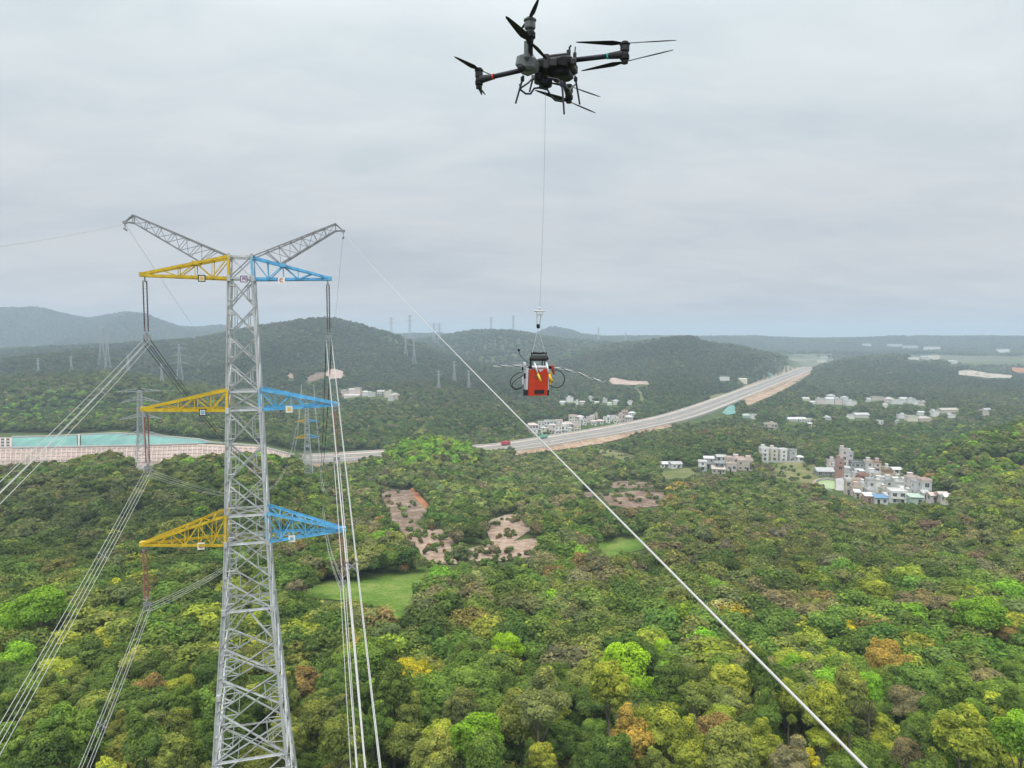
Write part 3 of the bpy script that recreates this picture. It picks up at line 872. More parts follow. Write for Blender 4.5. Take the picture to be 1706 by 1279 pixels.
# viaduct deck edge and piers
tag(wall_line(-HW+0.2, 1.6, 0.6, -1.9, (i_v0-1, i_v1+1)).build('deck_beam', M['concrete']), 'grey concrete deck beam of the highway over the underpass', 'deck beam')
ol = offset_line(-HW+2.5, 0); orr = offset_line(HW-4, 0)
for k in range(i_v0+1, i_v1, 2):
    b = MB()
    t_ = ol[k]
    b.bbox((t_.x, t_.y, t_.z-7), 1.8, 1.8, 11, 0.25)
    b.bbox((t_.x+1.0, t_.y+1.0, t_.z-1.45), 3.4, 3.4, 1.0, 0.2)
    tag(b.build('bridge_pier', M['concrete'], origin=(t_.x, t_.y, t_.z-12)), 'grey concrete pier carrying the highway over the underpass', 'bridge pier', 'piers under the raised highway')
drape('road_verge', [(846,752),(900,744),(960,735),(1010,726),(1050,722),(1056,726),(1000,740),(930,750),(880,756)], M['earth'], 0.5, (7, 3), 'structure', 1.0)
drape('cut_slope', [(1176,676),(1210,656),(1250,640),(1300,620),(1306,625),(1262,643),(1222,658),(1186,678)], M['earth'], 0.6, (6, 3), 'structure', 1.0)
drape('cut_slope', [(1240,668),(1290,648),(1330,628),(1350,616),(1354,620),(1320,642),(1280,662),(1246,676)], M['earth'], 0.6, (6, 3), 'structure', 1.0)
drape('erosion_net', [(1203,688),(1215,676),(1223,676),(1230,688),(1212,692)], M['net'], 0.7, (4, 2), None, 0, label='small turquoise net triangle on the near bank below the highway', cat='erosion net')
drape('erosion_net', [(1279,632),(1280,621),(1285,622),(1292,628),(1292,632)], M['net'], 0.9, (4, 2), None, 0, label='pale turquoise net on the far bank above the highway', cat='erosion net')
# keep the road corridor and its banks free of trees
rp = []
rl = []
for p_ in ROADC:
    if p_.y > 530:
        rl.append(project(p_.x, p_.y, p_.z))
up_ = [(x, y-4 if x > 900 else y-3) for x, y in rl]
dn_ = [(x+2, y+(15 if 840 < x < 1010 else 9 if x < 1200 else 7)) for x, y in rl]
vis = [k for k in range(len(rl)) if rl[k][0] > 852]
ROADPOLY = [up_[k] for k in vis] + [dn_[k] for k in vis][::-1]
EXC.append(ROADPOLY)
EXC.append([(1150,692),(1200,676),(1216,688),(1190,699),(1150,704)])

# vehicles on the highway
def truck(pos, yaw, colr, cabc, label, tipper=False):
    root = empty('truck', pos, label, 'truck')
    root.rotation_euler.z = yaw
    o0 = Vector((0, 0, 0))
    def part(nm, b, m_, col=None):
        me = b.mesh(nm, m_)
        ob = link(nm, me, root)
        if col: ob.color = (*col, 1)
        return ob
    b = MB(); b.bbox((3.2, 0, 1.75), 2.1, 2.4, 2.5, 0.2); part('cab', b, M['vehicle'], cabc)
    b = MB(); b.box((4.27, 0, 2.3), 0.04, 2.0, 0.9); part('windscreen', b, M['glass'])
    b = MB()
    if tipper:
        b.bbox((-1.3, 0, 1.9), 6.0, 2.5, 1.7, 0.15); b.box((-1.3, 0, 2.8), 5.6, 0.15, 0.15)
        b.bar((-1.5, 0, 2.6), (-5.2, 0, 6.0), 0.6); b.bar((-5.2, 0, 6.0), (-7.5, 0, 4.2), 0.4)
    else:
        b.bbox((-1.3, 0, 2.3), 6.6, 2.5, 2.8, 0.12)
    part('cargo_box', b, M['vehicle'], colr)
    b = MB(); b.box((0, 0, 0.75), 8.0, 1.0, 0.3); part('chassis', b, M['dgrey'])
    for x in (3.0, -1.8, -3.2):
        for s_ in (-1, 1):
            b = MB(); b.cyl((x, s_*0.85, 0.5), (x, s_*1.2, 0.5), 0.5, 14); part('wheel', b, M['rubber'])
    return root
def road_place(px, off):
    best = min(range(len(ROADC)-1), key=lambda k: abs(project(*ROADC[k])[0]-px))
    p_ = offset_line(off, 0.05)[best]; d = ROADC[best+1]-ROADC[best]
    return p_, math.atan2(d.y, d.x)
p_, a_ = road_place(851, 9); truck(p_, a_, (0.5, 0.05, 0.07), (0.45, 0.05, 0.06), 'red box truck on the far lane where the highway emerges from trees')
p_, a_ = road_place(926, 13); truck(p_, a_, (0.16, 0.45, 0.32), (0.16, 0.45, 0.32), 'pale green crane truck parked on the highway below the pale village', True)

# pond, yard and path of the main village
POND = [(1360,803),(1368,799.5),(1380,799),(1391,800.5),(1391.5,818),(1384,817),(1374,812),(1364,807)]
b = MB(); pz = hit(1378, 808).z + 0.8
pp = [on_plane(x, y, pz) for x, y in POND]
b.add(pp, [list(range(len(pp)))])
ob = b.build('pond', M['pond']); tag(ob, kind='structure')
if ob.data.polygons[0].normal.z < 0: ob.data.flip_normals()
ring = [(1391,797.5),(1378,795),(1364,796.5),(1354,800.5),(1353,805),(1360,811),(1372,818),(1384,822)]
inn = [(1391,799.5),(1379,797.5),(1367,798.6),(1358.5,802.5),(1359,805.5),(1365,809.5),(1375,814.5),(1386,819.5)]
b = MB()
A = [on_plane(x, y, pz+0.5) for x, y in ring]; B = [on_plane(x, y, pz+0.5) for x, y in inn]
n = len(A); b.add(A+B, [[k, k+1, n+k+1, n+k] for k in range(n-1)])
ob = b.build('path', M['paleearth']); tag(ob, kind='structure')
if sum(q_.normal.z*q_.area for q_ in ob.data.polygons) < 0: ob.data.flip_normals()
b = MB()
for a_, c_ in zip(B[:-1], B[1:]):
    b.bar(a_+Vector((0, 0, 0.2)), c_+Vector((0, 0, 0.2)), 0.35, 1.0)
tag(b.build('pond_wall', M['concrete']), 'low curved masonry wall round the pale green pond', 'pond wall')
YARD = [(1392,797),(1404,795),(1408,806),(1409,824),(1400,823),(1392,818)]
b = MB()
pp = [on_plane(x, y, pz+0.6) for x, y in YARD]
b.add(pp, [list(range(len(pp)))])
ob = b.build('pavement', M['concrete']); tag(ob, kind='structure')
if ob.data.polygons[0].normal.z < 0: ob.data.flip_normals()
EXC.append([(498,778),(530,778),(530,786),(498,786)])
EXC.append([(216,768),(262,768),(262,782),(216,782)])
EXC.append([(1350,795),(1384,824),(1410,830),(1414,824),(1392,795)])
EXC.append([(1394,794),(1440,786),(1470,790),(1540,800),(1552,828),(1480,840),(1440,836),(1410,826)])
EXC.append([(1545,818),(1594,822),(1594,841),(1545,838)])
for x0, x1, yt, yb in HOUSE_RECTS:
    e = 1.5 if yb > 730 else 0.8
    EXC.append([(x0-e, yt-1), (x1+e, yt-1), (x1+e, yb+e*0.6), (x0-e, yb+e*0.6)])
# ------------------------------------------------------------------ trees
def rdir(rs, n):
    v = rs.normal(size=(n, 3)); return v/np.linalg.norm(v, axis=1, keepdims=True)
_cube = None
def cubeball():
    """24-quad ball (cube with 2x2 faces pushed to a sphere)"""
    global _cube
    if _cube is None:
        vs = {}; V = []; F = []
        def vid(p):
            k = tuple(round(x, 4) for x in p)
            if k not in vs:
                vs[k] = len(V); v = np.array(p, float); V.append(v/np.linalg.norm(v))
            return vs[k]
        for ax in range(3):
            for s_ in (-1, 1):
                for i_ in (-1, 0):
                    for j_ in (-1, 0):
                        q_ = []
                        for a, b_ in ((i_, j_), (i_+1, j_), (i_+1, j_+1), (i_, j_+1)):
                            p_ = [0, 0, 0]; p_[ax] = s_; p_[(ax+1) % 3] = a*s_; p_[(ax+2) % 3] = b_
                            q_.append(vid(p_))
                        F.append(q_)
        _cube = (np.array(V), np.array(F))
    return _cube
def crown_template(seed, R, Hc, nleaf, leaf, nl, fill, aspect=0.55, zc=0.0, nfill=99, tufts=0):
    """leaf quads over a crown of lobes; base of crown at z=zc, height Hc, radius R"""
    rs = np.random.RandomState(seed)
    cs = [np.array([0, 0, zc+Hc*0.5])]; rr = [min(R, Hc*0.5)*0.74]
    for k in range(nl):
        a = 2*math.pi*(k/nl)*1.618*2 + rs.uniform(-.5, .5)
        e = rs.uniform(-0.15, 1.0)
        d_ = rs.uniform(0.5, 0.92) if nl > 12 else rs.uniform(0.42, 0.72)
        c = np.array([math.cos(a)*R*d_*math.cos(e*1.2), math.sin(a)*R*d_*math.cos(e*1.2), zc+Hc*((0.40+0.46*math.sin(e*1.3)+rs.uniform(-.08, .08)) if nl > 12 else 0.42+0.40*math.sin(e*1.3))])
        cs.append(c); rr.append(R*(rs.uniform(0.19, 0.36) if nl > 12 else rs.uniform(0.26, 0.44)))
    for k in range(tufts):
        v = rdir(rs, 1)[0]; v[2] = abs(v[2])*1.1-0.15
        j = rs.randint(0, len(rr)) if k % 2 else 0
        cs.append(cs[j]+v*rr[j]*rs.uniform(0.95, 1.2)); rr.append(R*rs.uniform(0.09, 0.17))
    cs = np.array(cs); rr = np.array(rr)
    pr = rr**2; pr = pr/pr.sum()
    n2 = int(nleaf*1.9)
    li = rs.choice(len(rr), n2, p=pr)
    d = rdir(rs, n2)
    d[:, 2] = np.where(d[:, 2] < -0.35, -d[:, 2], d[:, 2])
    rad_ = rr[li]*(0.74+0.44*rs.rand(n2)**1.2)
    pos = cs[li]+d*rad_[:, None]*np.array([1, 1, 0.88])
    keep = np.ones(n2, bool)
    for k in range(len(rr)):
        dd = np.linalg.norm((pos-cs[k])/np.array([1, 1, 0.88]), axis=1)
        keep &= (dd > rr[k]*0.76) | (li == k)
    keep &= pos[:, 2] > zc
    pos, d, li = pos[keep][:nleaf], d[keep][:nleaf], li[keep][:nleaf]
    n = len(pos)
    ctr = np.array([0, 0, zc+Hc*0.4])
    o_ = (pos-ctr)/R
    nrm = d*0.75+o_*0.45+rs.normal(size=(n, 3))*0.42+np.array([0, 0, 0.25])
    nrm /= np.linalg.norm(nrm, axis=1, keepdims=True)
    tg = np.cross(nrm, rs.normal(size=(n, 3))); tg /= np.linalg.norm(tg, axis=1, keepdims=True)
    bt = np.cross(nrm, tg)
    s_ = leaf*(0.65+0.7*rs.rand(n))[:, None]
    V = np.stack([pos-tg*s_*0.5, pos-bt*s_*aspect*0.5+nrm*s_*0.06, pos+tg*s_*0.5, pos+bt*s_*aspect*0.5+nrm*s_*0.06], 1).reshape(-1, 3)
    F = np.arange(n*4).reshape(-1, 4)
    lobev = rs.normal(size=len(rr))*0.13
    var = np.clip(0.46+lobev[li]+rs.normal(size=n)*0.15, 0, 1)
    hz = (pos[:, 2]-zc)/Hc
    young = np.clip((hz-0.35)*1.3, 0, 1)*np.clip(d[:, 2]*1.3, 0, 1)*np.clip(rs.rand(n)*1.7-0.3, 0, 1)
    if fill > 0:
        cv, cf = cubeball()
        for k in np.argsort(-rr)[:nfill]:
            jit = 1+0.1*rs.normal(size=(len(cv), 1))
            vv = cv*jit*rr[k]*fill*np.array([1, 1, 0.88])+cs[k]
            vv[:, 2] = np.maximum(vv[:, 2], zc-0.2)
            F = np.concatenate([F, cf+len(V)]); V = np.concatenate([V, vv])
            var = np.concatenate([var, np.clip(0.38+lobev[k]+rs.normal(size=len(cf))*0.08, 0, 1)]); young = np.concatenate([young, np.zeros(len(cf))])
    return V, F, var, young, cs, rr

def np_mesh(name, V, F, mats, attrs):
    me = bpy.data.meshes.new(name)
    me.vertices.add(len(V)); me.vertices.foreach_set('co', np.ascontiguousarray(V, np.float32).ravel())
    me.loops.add(F.size); me.loops.foreach_set('vertex_index', np.ascontiguousarray(F, np.int32).ravel())
    me.polygons.add(len(F)); me.polygons.foreach_set('loop_start', (np.arange(len(F))*4).astype(np.int32))
    for nm, (ty, key, data) in attrs.items():
        a = me.attributes.new(nm, ty, 'FACE')
        a.data.foreach_set(key, np.ascontiguousarray(data, np.float32).ravel())
    me.update(calc_edges=True)
    for m_ in mats: me.materials.append(m_)
    return me
def trunk_mesh(seed, top, r0, cs, rr, zc):
    rs = random.Random(seed)
    b = MB()
    bend = Vector((rs.uniform(-.25, .25), rs.uniform(-.25, .25), 0))
    tp = Vector((0, 0, top))+bend
    pts = [Vector((0, 0, -1.5)), Vector((0, 0, 0)), tp*0.4+bend*0.2, tp*0.75, tp]
    b.tube(pts, [r0*1.35, r0, r0*0.75, r0*0.5, r0*0.22], 7)
    for k in range(1, len(cs)):
        if k > 7: break
        c = Vector(cs[k]); f = rs.uniform(0.5, 0.8)
        p0 = tp*f
        mid = p0.lerp(c, 0.5)+Vector((0, 0, -0.15*(c-p0).length*0.3))
        b.tube([p0, mid, c], [r0*0.38, r0*0.25, r0*0.08], 5)
    return b.mesh('trunk', M['bark'], smooth=True)
TREES = {'broadleaf_tree': [], 'eucalyptus_tree': [], 'sapling': []}
for k in range(7):      # round, lobed broadleaf crowns
    Hc = [5.6, 5.0, 6.4, 5.2, 6.0, 4.6, 5.4][k]
    V, F, va, yo, cs, rr = crown_template(100+k, 3.0, Hc, 7400, 0.31, [13, 15, 11, 16, 14, 12, 17][k], 0.5, zc=3.0, nfill=14, tufts=30)
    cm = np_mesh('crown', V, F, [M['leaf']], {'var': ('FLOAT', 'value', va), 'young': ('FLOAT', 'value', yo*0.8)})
    TREES['broadleaf_tree'].append((cm, trunk_mesh(k, 3.0+Hc*0.55, 0.2, cs, rr, 3.0), 3.0+Hc))
for k in range(5):      # taller, airy crowns on bare pale stems
    Hc = [6.2, 5.4, 7.0, 5.8, 6.4][k]
    V, F, va, yo, cs, rr = crown_template(200+k, 2.35, Hc, 5800, 0.33, [13, 15, 14, 13, 16][k], 0.46, aspect=0.42, zc=6.5, nfill=12, tufts=34)
    cm = np_mesh('crown', V, F, [M['leaf']], {'var': ('FLOAT', 'value', va), 'young': ('FLOAT', 'value', yo)})
    TREES['eucalyptus_tree'].append((cm, trunk_mesh(30+k, 6.5+Hc*0.6, 0.17, cs, rr, 6.5), 6.5+Hc))
V, F, va, yo, cs, rr = crown_template(301, 1.2, 1.9, 420, 0.4, 6, 0.7, zc=0.15)
TREES['sapling'].append((np_mesh('crown', V, F, [M['leaf']], {'var': ('FLOAT', 'value', va), 'young': ('FLOAT', 'value', yo)}), trunk_mesh(9, 0.9, 0.08, cs, rr, 0.15), 2.1))

def add_tree(kind, variant, loc, scale, rot, tint, label, cat, group=None, wide=1.0):
    cm, tm, h = TREES[kind][variant % len(TREES[kind])]
    root = empty(kind, loc, label, cat, group)
    root.rotation_euler.z = rot
    root.scale = (scale*wide, scale*wide, scale)
    a = link('crown', cm, root); a.color = (*tint, 1)
    link('trunk', tm, root)
    return root

PAL = {
 'dark': (0.108, 0.169, 0.050),
 'green': (0.149, 0.238, 0.059),
 'olive': (0.209, 0.251, 0.076),
 'greygreen': (0.182, 0.219, 0.092),
 'brown': (0.237, 0.219, 0.131),
 'yellowgreen': (0.297, 0.353, 0.068),
 'lime': (0.300, 0.490, 0.045),
 'yellow': (0.500, 0.470, 0.055),
 'rust': (0.285, 0.220, 0.100),
 'orange': (0.420, 0.325, 0.095),
 'bright': (0.209, 0.374, 0.050),
 'pale': (0.396, 0.428, 0.221)}
COLWORD = {'dark': 'dark green', 'green': 'mid green', 'olive': 'olive green', 'greygreen': 'grey green', 'brown': 'grey brown half bare',
           'yellowgreen': 'yellow green', 'lime': 'vivid lime green', 'yellow': 'bright yellow', 'rust': 'rust brown', 'orange': 'golden orange', 'bright': 'fresh bright green', 'pale': 'pale flowering'}
taken = []          # (x, y, r) of individual trees
def place(px, py, wpx, kind, tint, label, variant, hscale=1.0):
    """crown centre at this pixel, crown wpx pixels wide"""
    Rb = 3.0 if kind == 'broadleaf_tree' else 2.35
    Hb = {'broadleaf_tree': 6.0, 'eucalyptus_tree': 9.8}[kind]
    g = hit(px, py)
    s = 1.0
    d = ray(px, py)
    for _ in range(6):
        s = wpx*math.hypot(g.y, CZ-g.z)/1180.0/(2*Rb)
        # ground whose height + crown-centre height meets the ray
        hh = Hb*s*hscale
        t = _T/d.y
        gd = H(d.x*t, _T)+hh - d.z*t
        i_ = int(np.argmax(gd > 0))
        Y = float(_T[i_]) if gd[i_] > 0 else g.y
        g = Vector((d.x*Y/d.y, Y, 0)); g.z = gz(g.x, g.y)
    o_ = add_tree(kind, variant, g, s, random.uniform(0, 6.28), PAL[tint], label, 'tree')
    o_.scale.z = s*hscale
    taken.append((g.x, g.y, Rb*s))
SPECIAL = [
 (846,1078,54,'broadleaf_tree','lime','small lime green tree alone among dark trees below the pale orchard field',1,1),
 (1040,1112,92,'broadleaf_tree','lime','largest vivid lime green tree, above the row of tall pale-stemmed trees',3,1),
 (1104,1088,40,'broadleaf_tree','lime','narrow lime green crown at the upper side of the largest lime tree',2,1),
 (1086,1152,52,'broadleaf_tree','lime','low lime green crown under the largest lime tree',0,.8),
 (686,1132,64,'broadleaf_tree','yellow','bright yellow tree just right of the bundled wires',4,1),
 (716,1118,38,'broadleaf_tree','yellowgreen','yellow green crown touching the bright yellow tree',5,1),
 (1474,1108,66,'broadleaf_tree','orange','golden orange tree standing over yellow green crowns right of the thick wire',2,1),
 (1410,1116,52,'broadleaf_tree','rust','rust brown crown touching the golden orange tree',6,.9),
 (796,1236,78,'eucalyptus_tree','bright','fresh bright green tree low between two dark gaps of the front tree row',1,.9),
 (1196,1240,66,'eucalyptus_tree','rust','rust orange oval tree in the front row beside the thick wire',0,1),
 (1266,1252,52,'eucalyptus_tree','yellowgreen','yellow green oval tree in the front row, next to the rust orange one',2,1),
 (1346,1270,40,'eucalyptus_tree','yellow','yellow topped small tree in the front row under the end of the thick wire',3,.9),
 (1600,1246,78,'eucalyptus_tree','yellowgreen','domed yellow green tree in the front row with dark stems around it',4,1),
 (1100,1226,86,'broadleaf_tree','yellowgreen','round yellow green tree in the front row under the low lime crown',2,1),
 (1016,1150,74,'eucalyptus_tree','yellowgreen','green tree with yellow top just left of the low lime crown',3,1),
 (1050,1238,60,'eucalyptus_tree','orange','thin peach orange tree between two green front row trees',2,1),
 (868,1206,94,'broadleaf_tree','olive','broad dome of olive green with a yellow rim in the front row',0,1),
 (922,1186,58,'broadleaf_tree','yellowgreen','yellow tipped tree on the shoulder of the broad olive dome',1,1.1),
 (1410,1050,42,'broadleaf_tree','yellow','pale yellow feathery tree standing above dark crowns right of the thick wire',5,1),
 (1456,986,60,'broadleaf_tree','yellowgreen','yellow topped green tree upslope of the pale yellow feathery tree',3,.9),
 (1632,1030,80,'broadleaf_tree','bright','green tree with orange tinged top at the right edge of the wood',4,.8),
 (1690,1062,52,'broadleaf_tree','rust','rust red crown at the right edge of the picture',1,.8),
 (1530,1010,78,'broadleaf_tree','brown','wide grey brown leafless looking crown on the right slope',6,.6),
 (1590,1022,74,'broadleaf_tree','brown','second wide grey brown crown, beside the orange tinged green tree',2,.6),
 (66,1020,84,'broadleaf_tree','bright','large bright green tree with a paler top near the left wire bundle',4,.9),
 (30,1040,60,'broadleaf_tree','bright','bright green crown left of the large paler topped one',2,.9),
 (248,1162,66,'broadleaf_tree','rust','rust brown tree between the lower left wire bundle and the steel tower',0,1),
 (106,1242,92,'broadleaf_tree','rust','wide rust orange crown low at the left under the wire bundle',3,.6),
 (290,1118,46,'broadleaf_tree','pale','pale cream flowering tree left of the steel tower',1,.7),
 (500,1142,84,'broadleaf_tree','rust','wide red brown tree right behind the legs of the steel tower',5,.8),
 (530,1210,70,'broadleaf_tree','olive','olive tree with orange tips beside the right leg of the steel tower',2,1),
 (605,1090,56,'broadleaf_tree','orange','peach tinted crown behind the bundled wires right of the tower',6,.8),
 (1354,1010,46,'broadleaf_tree','olive','pale olive round crown on the middle of the right slope',3,.8),
 (1075,1200,44,'broadleaf_tree','rust','dark rust crown behind the round yellow green front row tree',4,.9),
]
for px, py, wpx, kind, tint, label, v, hs in SPECIAL:
    place(px, py, wpx, kind, tint, label, v, hs)
# orchard bushes on the pale fields
OB = [(305,297),(290,325),(345,320),(237,335),(285,352),(380,342),(330,375),(387,370),(310,405),(400,400),(250,365),(360,395),(340,290),(495,427),(547,425),(573,397),(605,412),(618,392),(655,388),(655,408),(700,400),(710,423),(753,415),(785,408),(815,402),(660,265),(700,295),(650,330),(705,330),(640,225),(745,250),(600,250)]
for k, (cx, cy_) in enumerate(OB):
    px, py = 600+cx/2.843, 780+cy_/2.843
    g = hit(px, py+2)
    if g is None: continue
    lower = cx > 480 and cy_ > 380
    tint = 'green' if lower else ('rust' if k % 3 else 'brown')
    tint = (0.10, 0.13, 0.055) if lower else [(0.20, 0.12, 0.07), (0.16, 0.14, 0.075), (0.11, 0.125, 0.055)][k % 3]
    lab = 'round dark green bush on the pale soil of the long orchard strip' if lower else ('reddish bush on the pale soil of the terraced orchard square' if cx < 480 else 'scrubby bush on the brown soil above the orchard strip')
    grp = 'bushes of the long orchard strip' if lower else ('bushes of the terraced orchard square' if cx < 480 else 'bushes on the brown soil plot')
    o_ = add_tree('sapling', 0, g, random.uniform(0.6, 1.1), random.uniform(0, 6), tint, lab, 'bush', grp)
    o_.name = 'orchard_bush'

# ---- scatter
def scatter(y0, y1, sp, rs, umax):
    """jittered grid of ground positions between two distances"""
    ysr = np.arange(y0, y1, sp)
    X = []; Y = []
    for y in ysr:
        xs = np.arange(-umax*y-10, umax*y+10, sp)
        X.append(xs+rs.uniform(-.48, .48, len(xs))*sp); Y.append(y+rs.uniform(-.48, .48, len(xs))*sp)
    return np.concatenate(X), np.concatenate(Y)
_gy = np.geomspace(40, 12000, 300)
_gu = np.linspace(-1.1, 1.1, 260)
GY, GU = np.meshgrid(_gy, _gu, indexing='ij')
_el = (H((GU*GY).ravel(), GY.ravel()).reshape(GY.shape)+3.0)/GY
_mx = np.maximum.accumulate(_el, axis=0)
def visible(X, Y, Z, h):
    u = X/Y
    iu = np.clip(np.searchsorted(_gu, u), 1, len(_gu)-1)
    iy = np.clip(np.searchsorted(_gy, Y)-2, 0, len(_gy)-1)
    mx = np.minimum(_mx[iy, iu], _mx[iy, iu-1])
    return (Z+h)/Y > mx - 0.012
def free_of(X, Y, Z, h, soft=False):
    """positions whose tree would neither stand on nor hide one of the clearings"""
    ok = np.ones(X.shape, bool)
    boxes = []
    for q in EXC:
        if soft and any(q is s_ for s_ in SOFT): continue
        ymin = 0
        if not isinstance(q[-1], tuple): ymin = q[-1]; q = q[:-1]
        boxes.append((min(p[0] for p in q), max(p[0] for p in q), min(p[1] for p in q), max(p[1] for p in q), q, ymin))
    for f in (0.0, 0.5, 0.9):
        px, py = project(X, Y, Z+CZ+h*f)
        for x0, x1, y0, y1, poly, ymin in boxes:
            m_ = ok & (px > x0) & (px < x1) & (py > y0) & (py < y1) & (Y > ymin)
            if m_.any():
                ii = np.where(m_)[0]
                ok[ii[inpoly(px[ii], py[ii], poly)]] = False
    return ok
def pal_choice(X, Y, rs):
    """tint of each tree: patches of species plus individual scatter"""
    names = list(PAL)
    n = len(X)
    f1 = fbm(X/70, Y/70, 41, 3); f2 = fbm(X/160, Y/160, 77, 3); f3 = fbm(X/28, Y/28, 55, 2)
    r = rs.rand(n)
    wts = np.zeros((n, len(names)))
    wts[:, 0] = 1.1*np.exp(f2*2.6)*np.clip(0.55+Y/300, 0, 2.4)
    wts[:, 1] = 1.1*np.exp(f1*2)
    wts[:, 2] = 0.75*np.exp(-f1*2.2)
    wts[:, 3] = 0.75*np.exp(-f2*2.2)*np.clip(0.6+Y/300, 0, 2)
    wts[:, 4] = 0.20*np.exp(f3*4)*np.exp(-f2*1.5)
    wts[:, 5] = 0.34*np.exp(-f3*2.5)*np.clip(1.4-Y/230, 0.06, 1)
    md = np.clip((Y-110)/160, 0, 1)
    wts[:, 4] *= np.clip(Y/130, 0.3, 1); wts[:, 5] *= 1+0.5*np.clip((130-Y)/60, 0, 1)
    wts[:, 3] *= 1+0.9*md; wts[:, 4] *= 1+0.2*md; wts[:, 0] *= 1+0.3*md; wts[:, 1] *= 1-0.35*md
    wts[:, 6] = 0.012*np.clip(1.2-Y/200, 0, 1)
    wts[:, 7] = 0.010*np.clip(1.2-Y/200, 0, 1)
    wts[:, 8] = 0.035*np.exp(f3*3)*np.clip(1.5-Y/350, 0.05, 1)
    wts[:, 9] = 0.006*np.clip(1.2-Y/200, 0, 1)
    wts[:, 10] = 0.20*np.exp(f1*2)*np.clip(1.3-Y/200, 0.02, 1)
    wts[:, 11] = 0.02*np.clip(1.4-Y/300, 0, 1)
    # the lime-green copse by the highway and the fresh green hillsides
    px, py = project(X, Y, H(X, Y)+CZ+6)
    tz = np.exp(-((px-1050)/75)**2-((py-826)/26)**2)*(Y > 200)
    wts[:, 8] += tz*1.6; wts[:, 4] += tz*0.8; wts[:, 9] += tz*0.15
    cop = np.exp(-((px-725)/62)**2-((py-742)/17)**2)*(Y > 380)*(Y < 500)
    wts[:, 10] += cop*40; wts[:, 5] += cop*3
    gh = np.exp(-((px-90)/150)**2-((py-685)/24)**2)*(Y > 560)
    wts[:, 10] += gh*2.6
    gr = np.exp(-((px-1690)/110)**2-((py-775)/60)**2)*(Y > 250)
    wts[:, 10] += gr*1.3; wts[:, 5] += gr*0.8
    ed = np.exp(-((px-430)/190)**2-((py-757)/10)**2)*(Y > 250)
    wts[:, 10] += ed*3
    c = np.cumsum(wts, 1); c /= c[:, -1:]
    k = (r[:, None] > c).sum(1)
    return k, names

# nearest trees: individuals
rs = np.random.RandomState(21)
X, Y = scatter(36, 190, 3.7, rs, 0.94)
keepn = np.ones(len(X), bool)
for x, y, r in taken:
    keepn &= np.hypot(X-x, Y-y) > r*0.72+1.3
# nothing grows where the camera's own wires and the tower stand
TX, TY = at(402, 430, 60).x, 60.0
keepn &= np.hypot(X-TX, Y-TY) > 4.0
X, Y = X[keepn], Y[keepn]
Z = H(X, Y)
okf = free_of(X, Y, Z, np.full(X.shape, 8.0))
X, Y, Z = X[okf], Y[okf], Z[okf]
kk, names = pal_choice(X, Y, rs)
px, py = project(X, Y, Z+CZ+8.0)
infr = (px > -60) & (px < 1766) & (py < 1330)
order = np.argsort(Y)
near = [i_ for i_ in order if infr[i_]][:330]
nearset = set(int(i_) for i_ in near)
def zone(px_):
    if px_ < 340: return 'left of the steel tower'
    if px_ < 650: return 'around the tower legs and bundled wires'
    if px_ < 1050: return 'between the wire bundle and the lime green tree'
    if px_ < 1400: return 'along the thick diagonal wire'
    return 'right of the thick diagonal wire'
n_b = n_e = 0
for i_ in near:
    x, y, z = float(X[i_]), float(Y[i_]), float(Z[i_])+CZ
    tn = names[kk[i_]]
    if tn in ('lime', 'yellow', 'orange', 'pale'): tn = 'yellowgreen'
    euc = y < 84 and random.random() < 0.62
    kind = 'eucalyptus_tree' if euc else 'broadleaf_tree'
    c = PAL[tn]; f = random.uniform(0.98, 1.32)
    zn = zone(px[i_])
    what = ('%s tall pale-stemmed tree %s' if euc else '%s broadleaf tree %s') % (COLWORD[tn], zn)
    s = random.uniform(0.62, 1.16)*(1.0 if euc else 0.92)
    add_tree(kind, random.randrange(9), (x, y, z), s, random.uniform(0, 6.28), (c[0]*f*random.uniform(.94, 1.06), c[1]*f, c[2]*f), what, 'tree', what.replace(' tree ', ' trees ', 1), random.uniform(0.78, 1.05) if euc else random.uniform(1.0, 1.3))

# everything beyond: one forest
LOD = {}
for k in range(6):
    LOD['a', k] = crown_template(400+k, 3.1, [6.4, 5.8, 7.0, 5.5, 6.8, 6.2][k], 560, 0.52, [9, 11, 8, 12, 10, 9][k], 0.76, aspect=0.6, zc=1.2, nfill=5, tufts=10)
    LOD['m', k] = crown_template(450+k, 3.1, [6.4, 5.8, 7.0, 5.5, 6.8, 6.2][k], 330, 0.70, [9, 11, 8, 12, 10, 9][k], 0.80, aspect=0.65, zc=1.0, nfill=5)
    LOD['b', k] = crown_template(500+k, 3.4, [6.6, 6.0, 7.4, 5.8, 7.0, 6.4][k], 74, 1.25, [6, 7, 5, 6, 7, 5][k], 0.86, aspect=0.8, zc=0.6)
    LOD['c', k] = crown_template(600+k, 4.4, [7.2, 6.4, 8.0, 6.6, 7.6, 7.0][k], 16, 2.3, 2, 0.95, aspect=0.9, zc=0.0)
    LOD['d', k] = crown_template(700+k, 8.5, [8.2, 7.6, 9.0, 7.8, 8.6, 8.0][k], 6, 3.0, 1, 1.05, aspect=0.9, zc=0.0)
FV, FF, FT, FA, FY = [], [], [], [], []
nv = 0
SCRUB = []
